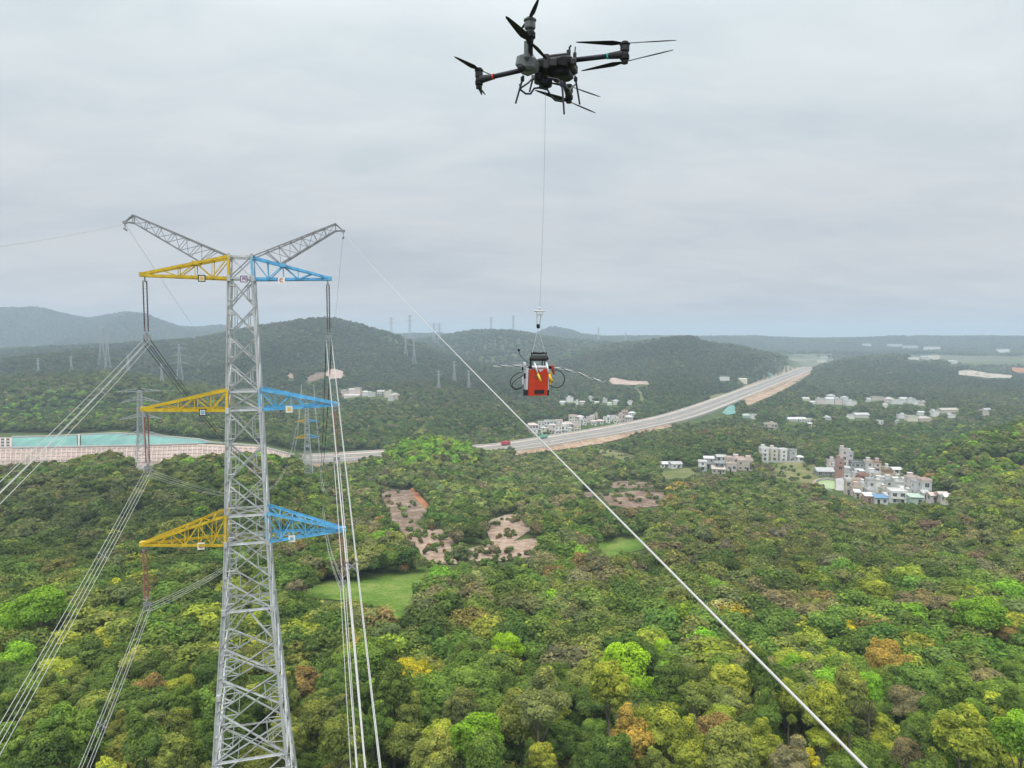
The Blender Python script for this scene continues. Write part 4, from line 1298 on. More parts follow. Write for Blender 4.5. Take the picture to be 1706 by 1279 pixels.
def grow(X, Y, lod, rs, hts, smin=0.78, smax=1.25):
    global nv
    Z = H(X, Y)
    k_ = visible(X, Y, Z, hts+2)
    X, Y, Z = X[k_], Y[k_], Z[k_]
    k_ = free_of(X, Y, Z, np.full(X.shape, hts), hts < 3)
    if lod in ('a', 'b', 'm') and hts > 3:
        XR, YR, ZR = X[~k_], Y[~k_], Z[~k_]
        k2 = free_of(XR, YR, ZR, np.full(XR.shape, 2.2), True) & (rs.rand(len(XR)) < np.where(free_of(XR, YR, ZR, np.full(XR.shape, 2.2)), 0.85, 0.25))
        SCRUB.append((XR[k2], YR[k2]))
    X, Y, Z = X[k_], Y[k_], Z[k_]
    if lod == 'd':
        k_ = (Z > -66) | (Y < 1950) | (fbm(X/240, Y/400, 63, 3) > 0.25)
        X, Y, Z = X[k_], Y[k_], Z[k_]
    if lod in ('b', 'c', 'd'):
        d_, _z = road_dist(X, Y)
        k_ = d_ > (26 if lod != 'b' else 22.5)
        X, Y, Z = X[k_], Y[k_], Z[k_]
    kk, names = pal_choice(X, Y, rs)
    cols = np.array([PAL[n_] for n_ in names])[kk]
    cols = cols*(0.82+0.36*rs.rand(len(X)))[:, None]*(1+0.05*rs.normal(size=(len(X), 3)))
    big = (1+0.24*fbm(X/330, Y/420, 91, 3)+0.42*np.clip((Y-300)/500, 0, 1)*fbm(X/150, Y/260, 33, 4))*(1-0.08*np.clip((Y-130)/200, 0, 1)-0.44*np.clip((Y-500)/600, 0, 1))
    px, py = project(X, Y, H(X, Y)+CZ+6)
    dark_zone = np.exp(-((px-140)/260)**2-((py-850)/80)**2)*(Y > 150)*0.26+np.exp(-((px-1260)/240)**2-((py-925)/50)**2)*(Y > 120)*0.20+np.exp(-((px-720)/130)**2-((py-1010)/50)**2)*(Y > 110)*0.12  # zones where tree tints turn darker and greyer
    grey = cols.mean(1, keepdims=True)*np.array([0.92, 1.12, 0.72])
    cols = cols*(1-dark_zone[:, None])+(grey-cols)*(dark_zone[:, None]*1.1)
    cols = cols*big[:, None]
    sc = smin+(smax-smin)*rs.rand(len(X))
    # bright copses and scrub are smaller
    rt = rs.rand(len(X))*6.28
    var = rs.randint(0, 6, len(X))
    wid = 1.0+0.4*rs.rand(len(X))
    for v in range(6):
        ii = np.where(var == v)[0]
        if not len(ii): continue
        V, F, va, yo, _c, _r = LOD[lod, v]
        co, si = np.cos(rt[ii]), np.sin(rt[ii])
        a = (sc[ii]*wid[ii])[:, None]
        PX = (V[None, :, 0]*co[:, None]-V[None, :, 1]*si[:, None])*a+X[ii][:, None]
        PY = (V[None, :, 0]*si[:, None]+V[None, :, 1]*co[:, None])*a+Y[ii][:, None]
        PZ = V[None, :, 2]*sc[ii][:, None]+Z[ii][:, None]+CZ-0.3
        P = np.stack([PX, PY, PZ], -1).reshape(-1, 3).astype(np.float32)
        FV.append(P)
        FF.append((F[None]+(np.arange(len(ii))*len(V))[:, None, None]+nv).reshape(-1, 4).astype(np.int32))
        nv += len(P)
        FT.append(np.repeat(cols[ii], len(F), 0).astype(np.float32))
        FA.append(np.tile(va, len(ii)).astype(np.float32)); FY.append(np.tile(yo*0.7, len(ii)).astype(np.float32))
    return len(X)
cnt = []
# trees of the near band that are not individuals
rest = np.array([i_ for i_ in range(len(X)) if i_ not in nearset])
cnt.append(grow(X[rest], Y[rest], 'a', rs, 6.6, 0.62, 1.15))
x_, y_ = scatter(190, 290, 4.2, rs, 0.94); cnt.append(grow(x_, y_, 'm', rs, 6.6, 0.6, 1.12))
x_, y_ = scatter(66, 200, 3.3, rs, 0.94); cnt.append(grow(x_, y_, 'a', rs, 4.2, 0.42, 0.72))
x_, y_ = scatter(290, 640, 4.9, rs, 0.94); cnt.append(grow(x_, y_, 'b', rs, 6.8, 0.62, 1.16))
x_, y_ = scatter(640, 1700, 7.0, rs, 0.94); cnt.append(grow(x_, y_, 'c', rs, 8.0, 0.7, 1.25))
x_, y_ = scatter(1700, 3900, 14.0, rs, 0.94); cnt.append(grow(x_, y_, 'd', rs, 8.0, 0.7, 1.25))
sx_ = np.concatenate([q[0] for q in SCRUB]); sy_ = np.concatenate([q[1] for q in SCRUB])
sx_ = np.concatenate([sx_, sx_+rs.uniform(-2.4, 2.4, len(sx_))]); sy_ = np.concatenate([sy_, sy_+rs.uniform(-2.4, 2.4, len(sy_))])
cnt.append(grow(sx_, sy_, 'b', rs, 2.1, 0.22, 0.4))
# shrubs along the near bank of the road stretch that shows right of the tower, and where the road comes out of the trees
hx, hy = [], []
for a_, c_ in zip(ROADC[:-1], ROADC[1:]):
    d_ = (c_-a_).normalized(); n_ = Vector((d_.y, -d_.x, 0))
    for k in range(int((c_-a_).length/2.6)):
        q_ = a_.lerp(c_, k*2.6/(c_-a_).length)
        px_ = project(q_.x, q_.y, q_.z)[0]
        if 495 < px_ < 648 or 770 < px_ < 836:
            for o_ in (24, 27.5):
                v = q_+n_*(o_+random.uniform(-1, 1)); hx.append(v.x); hy.append(v.y)
SCR_ = SCRUB; SCRUB = []
cnt.append(grow(np.array(hx), np.array(hy), 'b', rs, 2.9, 0.82, 1.05))
V = np.concatenate(FV); F = np.concatenate(FF)
print('FOREST trees', cnt, 'faces', len(F), 'verts', len(V))
me = np_mesh('forest', V, F, [M['forest']], {'var': ('FLOAT', 'value', np.concatenate(FA)), 'young': ('FLOAT', 'value', np.concatenate(FY)), 'tint': ('FLOAT_VECTOR', 'vector', np.concatenate(FT))})
tag(link('forest', me), kind='stuff')
del V, F, FV, FF, FT, FA, FY
# ------------------------------------------------------------------ the steel tower
TH = rad(16)
AX = Vector((math.cos(TH), math.sin(TH), 0))       # along the crossarms (to the right)
AY = Vector((-math.sin(TH), math.cos(TH), 0))      # along the line, away from the camera
HWZ = [(-60, 5.3), (-52, 4.55), (-36.6, 2.95), (-23.0, 1.92), (-17.35, 1.66), (6.6, 0.88)]
def hw(z):
    return float(np.interp(z, [p[0] for p in HWZ], [p[1] for p in HWZ]))
def tower(T, zsh, zbase, label, scale_w=1.0, plates=True, thick=1.0):
    """T: foot position (x, y); zsh: height shift against the near tower"""
    def P(a, l, z):
        v = AX*a + AY*l
        return Vector((T[0]+v.x, T[1]+v.y, CZ+z+zsh))
    cat = 'pylon'
    root = empty('lattice_pylon', (T[0], T[1], CZ+zbase), label, cat)
    G = M['galv']
    corners = [(-1, -1), (1, -1), (1, 1), (-1, 1)]
    zb = zbase-zsh
    # four legs
    for (sx, sy) in corners:
        b = MB()
        zz = [zb, -52, -44, -36.6, -30, -23, -17.35, -6.15, 4.8, 6.6]
        zz = [z for z in zz if z >= zb]
        for z0, z1 in zip(zz[:-1], zz[1:]):
            h0, h1 = hw(z0), hw(z1)
            wd = (0.27 if z0 < -23 else 0.21 if z0 < -6 else 0.165)*thick
            b.angle(P(sx*h0, sy*h0, z0), P(sx*h1, sy*h1, z1+0.02), wd, up=AX*sx+AY*sy)
            # splice plate
            b.box(P(sx*h1, sy*h1, z1), wd*1.25, wd*1.25, 0.5, TH)
        b.build('leg', G, root)
    # bracing of the four faces
    b = MB()
    levels = [zb, -52, -45.5, -40.2, -35.4, -31.2, -28.5, -25.9, -23.0, -20.3, -17.35, -15.0, -12.2, -9.3, -6.15, -4.6, -2.3, 0.05, 2.4, 4.8, 6.6]
    levels = sorted(z for z in set(levels) if z >= zb)
    for z0, z1 in zip(levels[:-1], levels[1:]):
        h0, h1 = hw(z0), hw(z1)
        dw = (0.125 if z0 < -23 else 0.10)*thick
        rw = 0.075*thick
        for f in range(4):
            (ax, ay), (bx, by) = corners[f], corners[(f+1) % 4]
            A0, B0 = P(ax*h0, ay*h0, z0), P(bx*h0, by*h0, z0)
            A1, B1 = P(ax*h1, ay*h1, z1), P(bx*h1, by*h1, z1)
            nrm = (AX*(ax+bx)+AY*(ay+by)).normalized()
            off = nrm*0.04
            if abs(z0+25.9) < 0.01:      # inverted V under the waist frame
                mid = (A1+B1)/2
                b.angle(A0+off, mid+off, dw, nrm); b.angle(B0-off, mid-off, dw, nrm)
                b.angle((A0+mid)/2, A1.lerp(A0, 0.5), rw, nrm); b.angle((B0+mid)/2, B1.lerp(B0, 0.5), rw, nrm)
            else:
                b.angle(A0+off, B1+off, dw, nrm); b.angle(B0-off, A1-off, dw, nrm)
                # redundant struts from the quarter points to the legs
                q = h0/(h0+h1)
                X_ = A0.lerp(B1, q)
                if z1-z0 > 2.0:
                    for (c0, c1, o_) in ((A0, A1, B1), (B0, B1, A1)):
                        m1 = c0.lerp(X_, 0.5); m2 = X_.lerp(c1, 0.5)
                        b.angle(m1, c0.lerp(c1, 0.25), rw, nrm); b.angle(m2, c0.lerp(c1, 0.75), rw, nrm)
                        if z0 < -23:
                            b.angle(m1, c0.lerp(c1, 0.5), rw, nrm); b.angle(m2, c0.lerp(c1, 0.5), rw, nrm)
                            b.angle(m1, m2, rw, nrm)
                    if z0 >= -23:
                        b.angle(A0.lerp(X_, 0.5), A1.lerp(X_, 0.5), rw, nrm)
                        b.angle(B0.lerp(X_, 0.5), B1.lerp(X_, 0.5), rw, nrm)
    b.build('bracing', G, root)
    # horizontal frames
    for z in (-35.4, -23.0, -17.35, -15.0, -6.15, -4.6, 4.8, 6.6):
        if z < zb: continue
        b = MB()
        h = hw(z)
        C4 = [P(x*h, y*h, z) for x, y in corners]
        for k in range(4):
            b.angle(C4[k], C4[(k+1) % 4], 0.17*thick)
        b.angle(C4[0], C4[2], 0.1*thick); b.angle(C4[1]+Vector((0, 0, 0.08)), C4[3]+Vector((0, 0, 0.08)), 0.1*thick)
        b.build('diaphragm', G, root)
    tips = {}
    # crossarms
    for zbm, ztp, la, ra, nm in ((4.8, 6.6, 7.4, 7.0, 'top'), (-6.15, -4.45, 7.65, 7.5, 'mid'), (-17.35, -14.9, 8.1, 7.85, 'low')):
        for sd_, ln_ in ((-1, la), (1, ra)):
            b = MB()
            hb, ht = hw(zbm), hw(ztp)
            cw, bw = 0.215*thick, 0.09*thick
            tipz = zbm+0.12
            tp = [P(sd_*ln_, -0.22, tipz), P(sd_*ln_, 0.22, tipz)]
            bot = [P(sd_*hb, -hb, zbm), P(sd_*hb, hb, zbm)]
            top = [P(sd_*ht, -ht, ztp), P(sd_*ht, ht, ztp)]
            for k in range(2):
                b.angle(bot[k], tp[k], cw); b.angle(top[k], tp[k]+Vector((0, 0, 0.16)), cw)
                b.angle(bot[k], top[k], cw*0.95)
            b.angle(bot[0], bot[1], cw*0.8); b.angle(top[0], top[1], cw*0.8)
            b.box((tp[0]+tp[1])/2+Vector((0, 0, 0.08)), 0.7, 0.62, 0.34, TH)
            n = 6 if nm == 'low' else 5
            B_ = [[bot[k].lerp(tp[k], j/n) for j in range(n+1)] for k in range(2)]
            T_ = [[top[k].lerp(tp[k]+Vector((0, 0, .16)), j/n) for j in range(n+1)] for k in range(2)]
            for j in range(n):
                for k in range(2):
                    b.angle(T_[k][j], B_[k][j+1], bw) if j % 2 == 0 else b.angle(B_[k][j], T_[k][j+1], bw)
                    if 0 < j < n-1: b.angle(B_[k][j], T_[k][j], bw*0.8)
                (b.angle(B_[0][j], B_[1][j+1], bw) if j % 2 == 0 else b.angle(B_[1][j], B_[0][j+1], bw))
                if nm == 'low': (b.angle(T_[0][j], T_[1][j+1], bw) if j % 2 else b.angle(T_[1][j], T_[0][j+1], bw))
                if j: b.angle(B_[0][j], B_[1][j], bw)
                if j and j < n-1: b.angle(T_[0][j], T_[1][j], bw)
            if nm == 'top':
                b.box(T_[0][2].lerp(T_[1][2], 0.5), 0.5, 1.5, 0.3, TH)
            o_ = b.build('crossarm', M['yellow'] if sd_ < 0 else M['blue'], root)
            o_['label'] = ('yellow' if sd_ < 0 else 'blue')+' painted triangular crossarm'
            tips[nm, sd_] = P(sd_*ln_, 0, tipz-0.1)
    # earth wire horns
    for sd_, ln_, ztip in ((-1, 8.7, 9.15), (1, 8.37, 9.15)):
        b = MB()
        h = hw(6.6)
        top0 = [P(sd_*h*0.95, -h, 6.6), P(sd_*h*0.95, h, 6.6)]
        fb = 0.36
        lx = h+(7.2-h)*fb
        lz = 6.6+(4.95-6.6)*fb
        wy = h+(0.22-h)*fb
        bot0 = [P(sd_*lx, -wy, lz+0.1), P(sd_*lx, wy, lz+0.1)]
        e0 = ln_-0.65
        top1 = [P(sd_*e0, -0.3, ztip+0.55), P(sd_*e0, 0.3, ztip+0.55)]
        bot1 = [P(sd_*e0, -0.3, ztip-0.05), P(sd_*e0, 0.3, ztip-0.05)]
        tip = P(sd_*ln_, 0, ztip)
        n = 6
        cw, bw = 0.115*thick, 0.045*thick
        for k in range(2):
            b.angle(top0[k], top1[k], cw); b.angle(bot0[k], bot1[k], cw)
            b.angle(top1[k], tip, cw*0.8); b.angle(bot1[k], tip, cw*0.8); b.angle(top1[k], bot1[k], bw)
            b.angle(top0[k].lerp(top1[k], 0.15), bot0[k], bw)
        f0 = [0.18+(1-0.18)*j/n for j in range(n+1)]
        TT = [[top0[k].lerp(top1[k], f) for f in f0] for k in range(2)]
        BB = [[bot0[k].lerp(bot1[k], j/n) for j in range(n+1)] for k in range(2)]
        for j in range(n):
            for k in range(2):
                b.angle(BB[k][j], TT[k][j], bw)
                b.angle(BB[k][j], TT[k][j+1], bw) if (j+k) % 2 else b.angle(TT[k][j], BB[k][j+1], bw)
            b.angle(TT[0][j], TT[1][j], bw); b.angle(BB[0][j], BB[1][j], bw)
            b.angle(TT[0][j], TT[1][j+1], bw*0.8)
        b.box(tip+Vector((0, 0, -0.02)), 0.3, 0.25, 0.2, TH)
        b.build('earth_wire_horn', M['galv_backlit'], root)
        tips['peak', sd_] = tip-Vector((0, 0, 0.12))
    # circuit plates with their marks
    if plates:
        def plate(a, zc, face, border, mark, glyph, q=0.84):
            l = -hw(zc) if abs(a) < 1 else -(hw(zc)+(0.22-hw(zc))*abs(a)/8.5)
            c = P(a, l-0.2, zc)
            n_ = -AY
            b = MB(); b.mi = 0
            b.box(c, 0.54*q, 0.05, 0.54*q, TH)
            fr = 0.05
            b.mi = 1
            for dx, dz, sx, sz in ((0, .29, .66, .08), (0, -.29, .66, .08), (-.29, 0, .08, .5), (.29, 0, .08, .5)):
                b.box(c+AX*dx*q+Vector((0, 0, dz*q)), sx*q, 0.08, sz*q, TH)
            b.mi = 2
            def seg(x0, z0, x1, z1, w_=0.06):
                p_, q_ = c+n_*0.03+AX*x0*q+Vector((0, 0, z0*q)), c+n_*0.03+AX*x1*q+Vector((0, 0, z1*q))
                b.bar(p_, q_, w_, 0.03, up=n_)
            if glyph == 'ring':
                pts = [(0.15*math.cos(k*math.pi/5), 0.15*math.sin(k*math.pi/5)) for k in range(11)]
                for (x0, z0), (x1, z1) in zip(pts[:-1], pts[1:]): seg(x0, z0, x1, z1)
                seg(0, -0.06, 0, 0.06)
            elif glyph == 'C':
                pts = [(0.16*math.cos(0.8+k*4.7/8), 0.16*math.sin(0.8+k*4.7/8)) for k in range(9)]
                for (x0, z0), (x1, z1) in zip(pts[:-1], pts[1:]): seg(x0, z0, x1, z1, 0.08)
            elif glyph == 'P':
                seg(-.1, -.16, -.1, .16); seg(-.1, .14, .08, .14); seg(.08, .14, .08, 0); seg(.08, 0, -.1, 0); seg(.14, -.16, .14, .16)
            elif glyph == 'V':
                seg(-.13, .13, 0, -.13); seg(0, -.13, .13, .13); seg(-.13, .02, .02, .14)
            else:
                seg(-.15, .11, .15, .11, .03); seg(-.15, 0, .15, 0, .03); seg(-.15, -.11, .15, -.11, .03); seg(0, .14, 0, -.14, .03)
            o_ = b.build('number_plate', [M[face], M[border], M[mark]], root)
            return o_
        plate(-3.0, 4.72, 'cream', 'dgrey', 'tipyellow', 'bars')
        plate(0.25, 4.72, 'white', 'purple', 'purple', 'P')
        plate(3.2, 4.70, 'white', 'white', 'red', 'C')
        plate(-3.2, -6.25, 'white', 'dgrey', 'plateblue', 'ring')
        plate(3.6, -6.2, 'cream', 'white', 'tipyellow', 'bars')
        plate(-3.6, -17.4, 'white', 'white', 'red', 'C')
        plate(3.6, -17.35, 'white', 'white', 'plateblue', 'V')
    return root, tips
tg_ = gz(TX, TY)-CZ
near_root, tips = tower((TX, TY), 0.0, tg_-0.5, 'tall grey lattice pylon with yellow and blue crossarms, big and near')
T2 = at(512, 735, 490)
g2 = gz(T2.x, T2.y)-CZ
far_root, tips2 = tower((T2.x, T2.y), -53.2, g2-0.5, 'smaller lattice pylon with yellow and blue crossarms standing before the highway', plates=False, thick=1.7)

# ------------------------------------------------------------------ insulators and wires
def insulator(top, length, dark, label, double=True, far=False):
    root = empty('insulator_string', top, label, 'insulator', None)
    m_ = M['insul_backlit'] if dark else M['insul']
    offs = (-0.17, 0.17) if double else (0,)
    if far: offs = (0,)
    top = Vector(top)
    for dx in offs:
        p0 = top+AY*dx*1.0+AX*dx*0.6+Vector((0, 0, -0.45))
        prof = []
        n = 26 if not far else 6
        ln_ = length-1.0
        for k in range(n):
            z = ln_*k/n
            rr_ = 0.105 if k % 2 else 0.085
            prof += [(z, 0.04), (z+ln_/n*0.25, rr_), (z+ln_/n*0.5, 0.04)]
        b = MB(); b.lathe(p0, p0+Vector((0, 0, -1)), prof, 8 if not far else 5)
        b.build('insulator_rod', m_, root, smooth=False)
    b = MB()
    b.bar(top+Vector((0, 0, 0.1)), top+Vector((0, 0, -0.3)), 0.09)
    b.bar(top+AY*-0.28+Vector((0, 0, -0.36)), top+AY*0.28+Vector((0, 0, -0.36)), 0.1)
    for dx in offs:
        b.bar(top+AY*dx+AX*dx*0.6+Vector((0, 0, -0.3)), top+AY*dx+AX*dx*0.6+Vector((0, 0, -0.55)), 0.07)
    b.build('hanger', M['fitting'], root)
    bt = top+Vector((0, 0, -length))
    b = MB()
    b.bar(bt+AY*-0.3+Vector((0, 0, 0.5)), bt+AY*0.3+Vector((0, 0, 0.5)), 0.11)
    b.bar(bt+AX*-0.28+Vector((0, 0, 0.22)), bt+AX*0.28+Vector((0, 0, 0.22)), 0.14, 0.3)
    b.bar(bt+Vector((0, 0, 0.55)), bt+Vector((0, 0, -0.25)), 0.1)
    for sx in (-1, 1):
        b.bar(bt+AX*0.23*sx+Vector((0, 0, 0.25)), bt+AX*0.23*sx+Vector((0, 0, -0.28)), 0.08)
        for sz in (0, -0.42):
            q_ = bt+AX*0.23*sx+Vector((0, 0, sz))
            b.tube([q_-AY*0.35+Vector((0, 0, -0.03)), q_, q_+AY*0.35+Vector((0, 0, -0.03))], 0.05, 6)
    # corona ring
    for dx in (offs if not far else ()):
        c = bt+AY*dx+AX*dx*0.6+Vector((0, 0, 0.75))
        b.tube([c+Vector((0.17*math.cos(k*0.5236), 0.17*math.sin(k*0.5236), 0)) for k in range(13)], 0.02, 5)
    b.build('clamp', M['fitting'], root)
    return bt
def span(p, q, sag, n=40, t0=0.0, t1=1.0):
    out = []
    for k in range(n+1):
        t = t0+(t1-t0)*k/n
        v = p.lerp(q, t); v.z -= 4*sag*t*(1-t)
        out.append(v)
    return out
def bundle(p, q, sag, label, group, t1=1.0, r=0.0165, n=40, spacers=True, side=None, wm='wire'):
    """four wires held by spacers"""
    side = side or AX
    root = empty('conductor_bundle', p, label, 'power line', group)
    for sx in (-1, 1):
        for sz in (0, -1):
            off = side*(0.23*sx)+Vector((0, 0, 0.43*sz))
            b = MB(); b.tube([v+off for v in span(p, q, sag, n, 0, t1)], r, 6)
            b.build('wire', M[wm], root, smooth=True)
    if spacers:
        L_ = (q-p).length
        for d in (14, 33) if L_ < 120 else (60, 120):
            t = d/L_
            if t > t1: continue
            c = span(p, q, sag, 1, t, t)[0]
            b = MB()
            for (x0, z0), (x1, z1) in (((-1, 0), (1, -1)), ((1, 0), (-1, -1))):
                b.bar(c+side*.23*x0+Vector((0, 0, .43*z0)), c+side*.23*x1+Vector((0, 0, .43*z1)), 0.05)
            for sx in (-1, 1):
                for z0 in (0, -1):
                    b.bar(c+side*.23*sx+Vector((0, 0, .43*z0))-AY*0.1, c+side*.23*sx+Vector((0, 0, .43*z0))+AY*0.1, 0.09)
            b.build('spacer', M['fitting'], root)
    return root
# where each near span leaves the picture (pixel) and how far the attachment is from it
INS = {('top', -1): (5.05, True, 'dark double insulator under the top yellow crossarm'), ('top', 1): (5.05, True, 'dark double insulator under the top blue crossarm'),
       ('mid', -1): (4.9, False, 'red brown double insulator under the middle yellow crossarm'), ('mid', 1): (4.9, False, 'red brown double insulator under the middle blue crossarm'),
       ('low', -1): (5.2, False, 'red brown double insulator under the lowest yellow crossarm'), ('low', 1): (4.9, False, 'red brown double insulator under the lowest blue crossarm')}
NEARPX = {('top', -1): (0, 812), ('mid', -1): (0, 1222), ('low', -1): (138, 1279), ('top', 1): (622, 1279), ('mid', 1): (602, 1279), ('low', 1): (590, 1279)}
HN = {'top': 'top', 'mid': 'middle', 'low': 'lowest'}
def near_end(p, px, py, ext=1.12):
    """point on the vertical plane through p along the line, seen at the pixel"""
    d = ray(px, py)
    # p.x + (-AY.x)*s = d.x*k ; p.y + (-AY.y)*s = d.y*k
    a, b_ = -AY.x, -AY.y
    det = a*(-d.y) - (-d.x)*b_
    s = ((-p.x)*(-d.y) - (-d.x)*(-p.y))/det
    k = (a*(-p.y) - b_*(-p.x))/det
    z = CZ+d.z*k
    q = Vector((p.x+a*s, p.y+b_*s, z))
    return q
for key, (ln_, dark, lab) in INS.items():
    nm, sd_ = key
    bt = insulator(tips[key], ln_, dark, lab)
    col_ = 'yellow' if sd_ < 0 else 'blue'
    q = near_end(bt, *NEARPX[key])
    q2 = bt+(q-bt)*1.0
    # keep going out of the picture with the same slope
    ext = bt+(q-bt)*1.35
    sag = 0.25
    p_mid = bt.lerp(ext, 1/1.35); 
    ext.z += 4*sag*(1/1.35)*(1-1/1.35)*1.35
    bundle(bt, ext, sag, 'four bright wires running towards the viewer from the insulator of the %s %s crossarm' % (HN[nm], col_), None)
    bt2 = insulator(tips2[key], 4.9, dark, 'small insulator of the farther yellow and blue pylon, under its %s %s crossarm' % (HN[nm], col_), far=True)
    bundle(bt, bt2, 24.0 if nm == 'top' else 17.0, 'four darker wires sagging away to the farther pylon from the %s %s crossarm' % (HN[nm], col_), None, n=60, r=0.03 if nm == 'top' else 0.022, wm='dgrey' if nm == 'top' else 'wire')
    far2 = bt2 + AY*430 - Vector((0, 0, 6))
    gzz = gz(far2.x, far2.y)
    bundle(bt2, Vector((far2.x, far2.y, gzz+32)), 12, 'faint far wires beyond the farther pylon from its %s %s crossarm' % (HN[nm], col_), None, n=30, r=0.03, spacers=False)
# earth wires
def single(p, q, sag, r, label, n=60, name='earth_wire', mat_='wire', t1=1.0):
    b = MB(); b.tube(span(Vector(p), Vector(q), sag, n, 0, t1), r, 8)
    return tag(b.build(name, M[mat_], origin=p, smooth=True), label, 'wire')
pr = tips['peak', 1]
P1 = at(1449, 1277, 3.6)
P0 = pr
endp = P0+(P1-P0)*1.035
single(P0, endp, 0.22, 0.0094, 'thick pale wire running diagonally across the whole valley, closest to the viewer', 120)
pl = tips['peak', -1]
q = near_end(pl, 0, 407)
single(pl, pl+(q-pl)*1.25, 0.15, 0.013, 'thin dark earth wire leaving the tip of the horn above the yellow crossarms')
single(pl, tips2['peak', -1], 15, 0.012, 'thin earth wire sagging away behind the tower from the horn above the yellow crossarms')
single(pr, tips2['peak', 1], 15, 0.012, 'thin earth wire sagging away behind the tower from the horn above the blue crossarms')
# small dampers on the horn tips
for s_, lab in ((-1, 'small clamp hanging at the tip of the horn above the yellow crossarms'), (1, 'small clamp hanging at the tip of the horn above the blue crossarms')):
    b = MB(); t_ = tips['peak', s_]
    b.bar(t_, t_-Vector((0, 0, 0.45)), 0.06); b.bar(t_-AY*0.4-Vector((0, 0, .42)), t_+AY*0.4-Vector((0, 0, .42)), 0.06)
    b.ball(t_-AY*0.4-Vector((0, 0, .45)), .09, n=6, m=5); b.ball(t_+AY*0.4-Vector((0, 0, .45)), .09, n=6, m=5)
    tag(b.build('wire_clamp', M['fitting'], origin=t_), lab, 'wire clamp')

# ------------------------------------------------------------------ other pylons of the valley
def small_pylon(base, h, kind, yaw, label, group=None, th=1.0):
    """lattice pylon with three pairs of arms ('T' flat top) or two ('Y')"""
    base = Vector(base)
    root = empty('lattice_pylon', base, label, 'pylon', group)
    ax = Vector((math.cos(yaw), math.sin(yaw), 0)); ay = Vector((-ax.y, ax.x, 0))
    w0, w1 = h*0.085, h*0.017
    def P(a, l, z): return base+ax*a+ay*l+Vector((0, 0, z))
    def hw_(z):
        t = z/h
        return np.interp(t, [0, 0.5, 1], [w0, w0*0.38, w1])
    b = MB()
    lv = [0]
    while lv[-1] < h*0.985:
        lv.append(min(h, lv[-1]+max(1.7*hw_(lv[-1]), h*0.04)))
    cs = [(-1, -1), (1, -1), (1, 1), (-1, 1)]
    for z0, z1 in zip(lv[:-1], lv[1:]):
        a, c = hw_(z0), hw_(z1)
        for k in range(4):
            (x0, y0), (x1, y1) = cs[k], cs[(k+1) % 4]
            b.bar(P(x0*a, y0*a, z0), P(x0*c, y0*c, z1), 0.3*th)
            b.bar(P(x0*a, y0*a, z0), P(x1*c, y1*c, z1), 0.16*th)
            b.bar(P(x1*a, y1*a, z0), P(x0*c, y0*c, z1), 0.16*th)
            b.bar(P(x0*c, y0*c, z1), P(x1*c, y1*c, z1), 0.13*th)
    b.build('lattice_body', M['galv_far'], root)
    arms = {'T': [(0.985, 0.22, 0.0), (0.90, 0.19, -0.03), (0.72, 0.21, -0.03), (0.54, 0.23, -0.03)], 'Y': [(0.97, 0.17, 0.0), (0.83, 0.16, 0), (0.66, 0.18, 0)], 'S': [(0.95, 0.12, 0), (0.8, 0.14, 0)]}[kind]
    for zf, lf, dr in arms:
        z = h*zf; l = h*lf; c = hw_(z)
        b = MB()
        for s_ in (-1, 1):
            tp = P(s_*l, 0, z+dr*h)
            for y in (-1, 1):
                b.bar(P(s_*c, y*c, z), tp, 0.2*th)
                b.bar(P(s_*c, y*c, z+h*0.03), tp, 0.2*th)
                for f in (0.3, 0.6):
                    b.bar(P(s_*c, y*c, z).lerp(tp, f), P(s_*c, y*c, z+h*0.03).lerp(tp, f-0.25), 0.12*th)
            b.bar(P(s_*c, -c, z), P(s_*c, c, z), 0.2*th)
        b.bar(P(-c, -c, z), P(c, -c, z), 0.2*th); b.bar(P(-c, c, z), P(c, c, z), 0.2*th)
        b.build('crossarm', M['galv_far'], root)
    return root
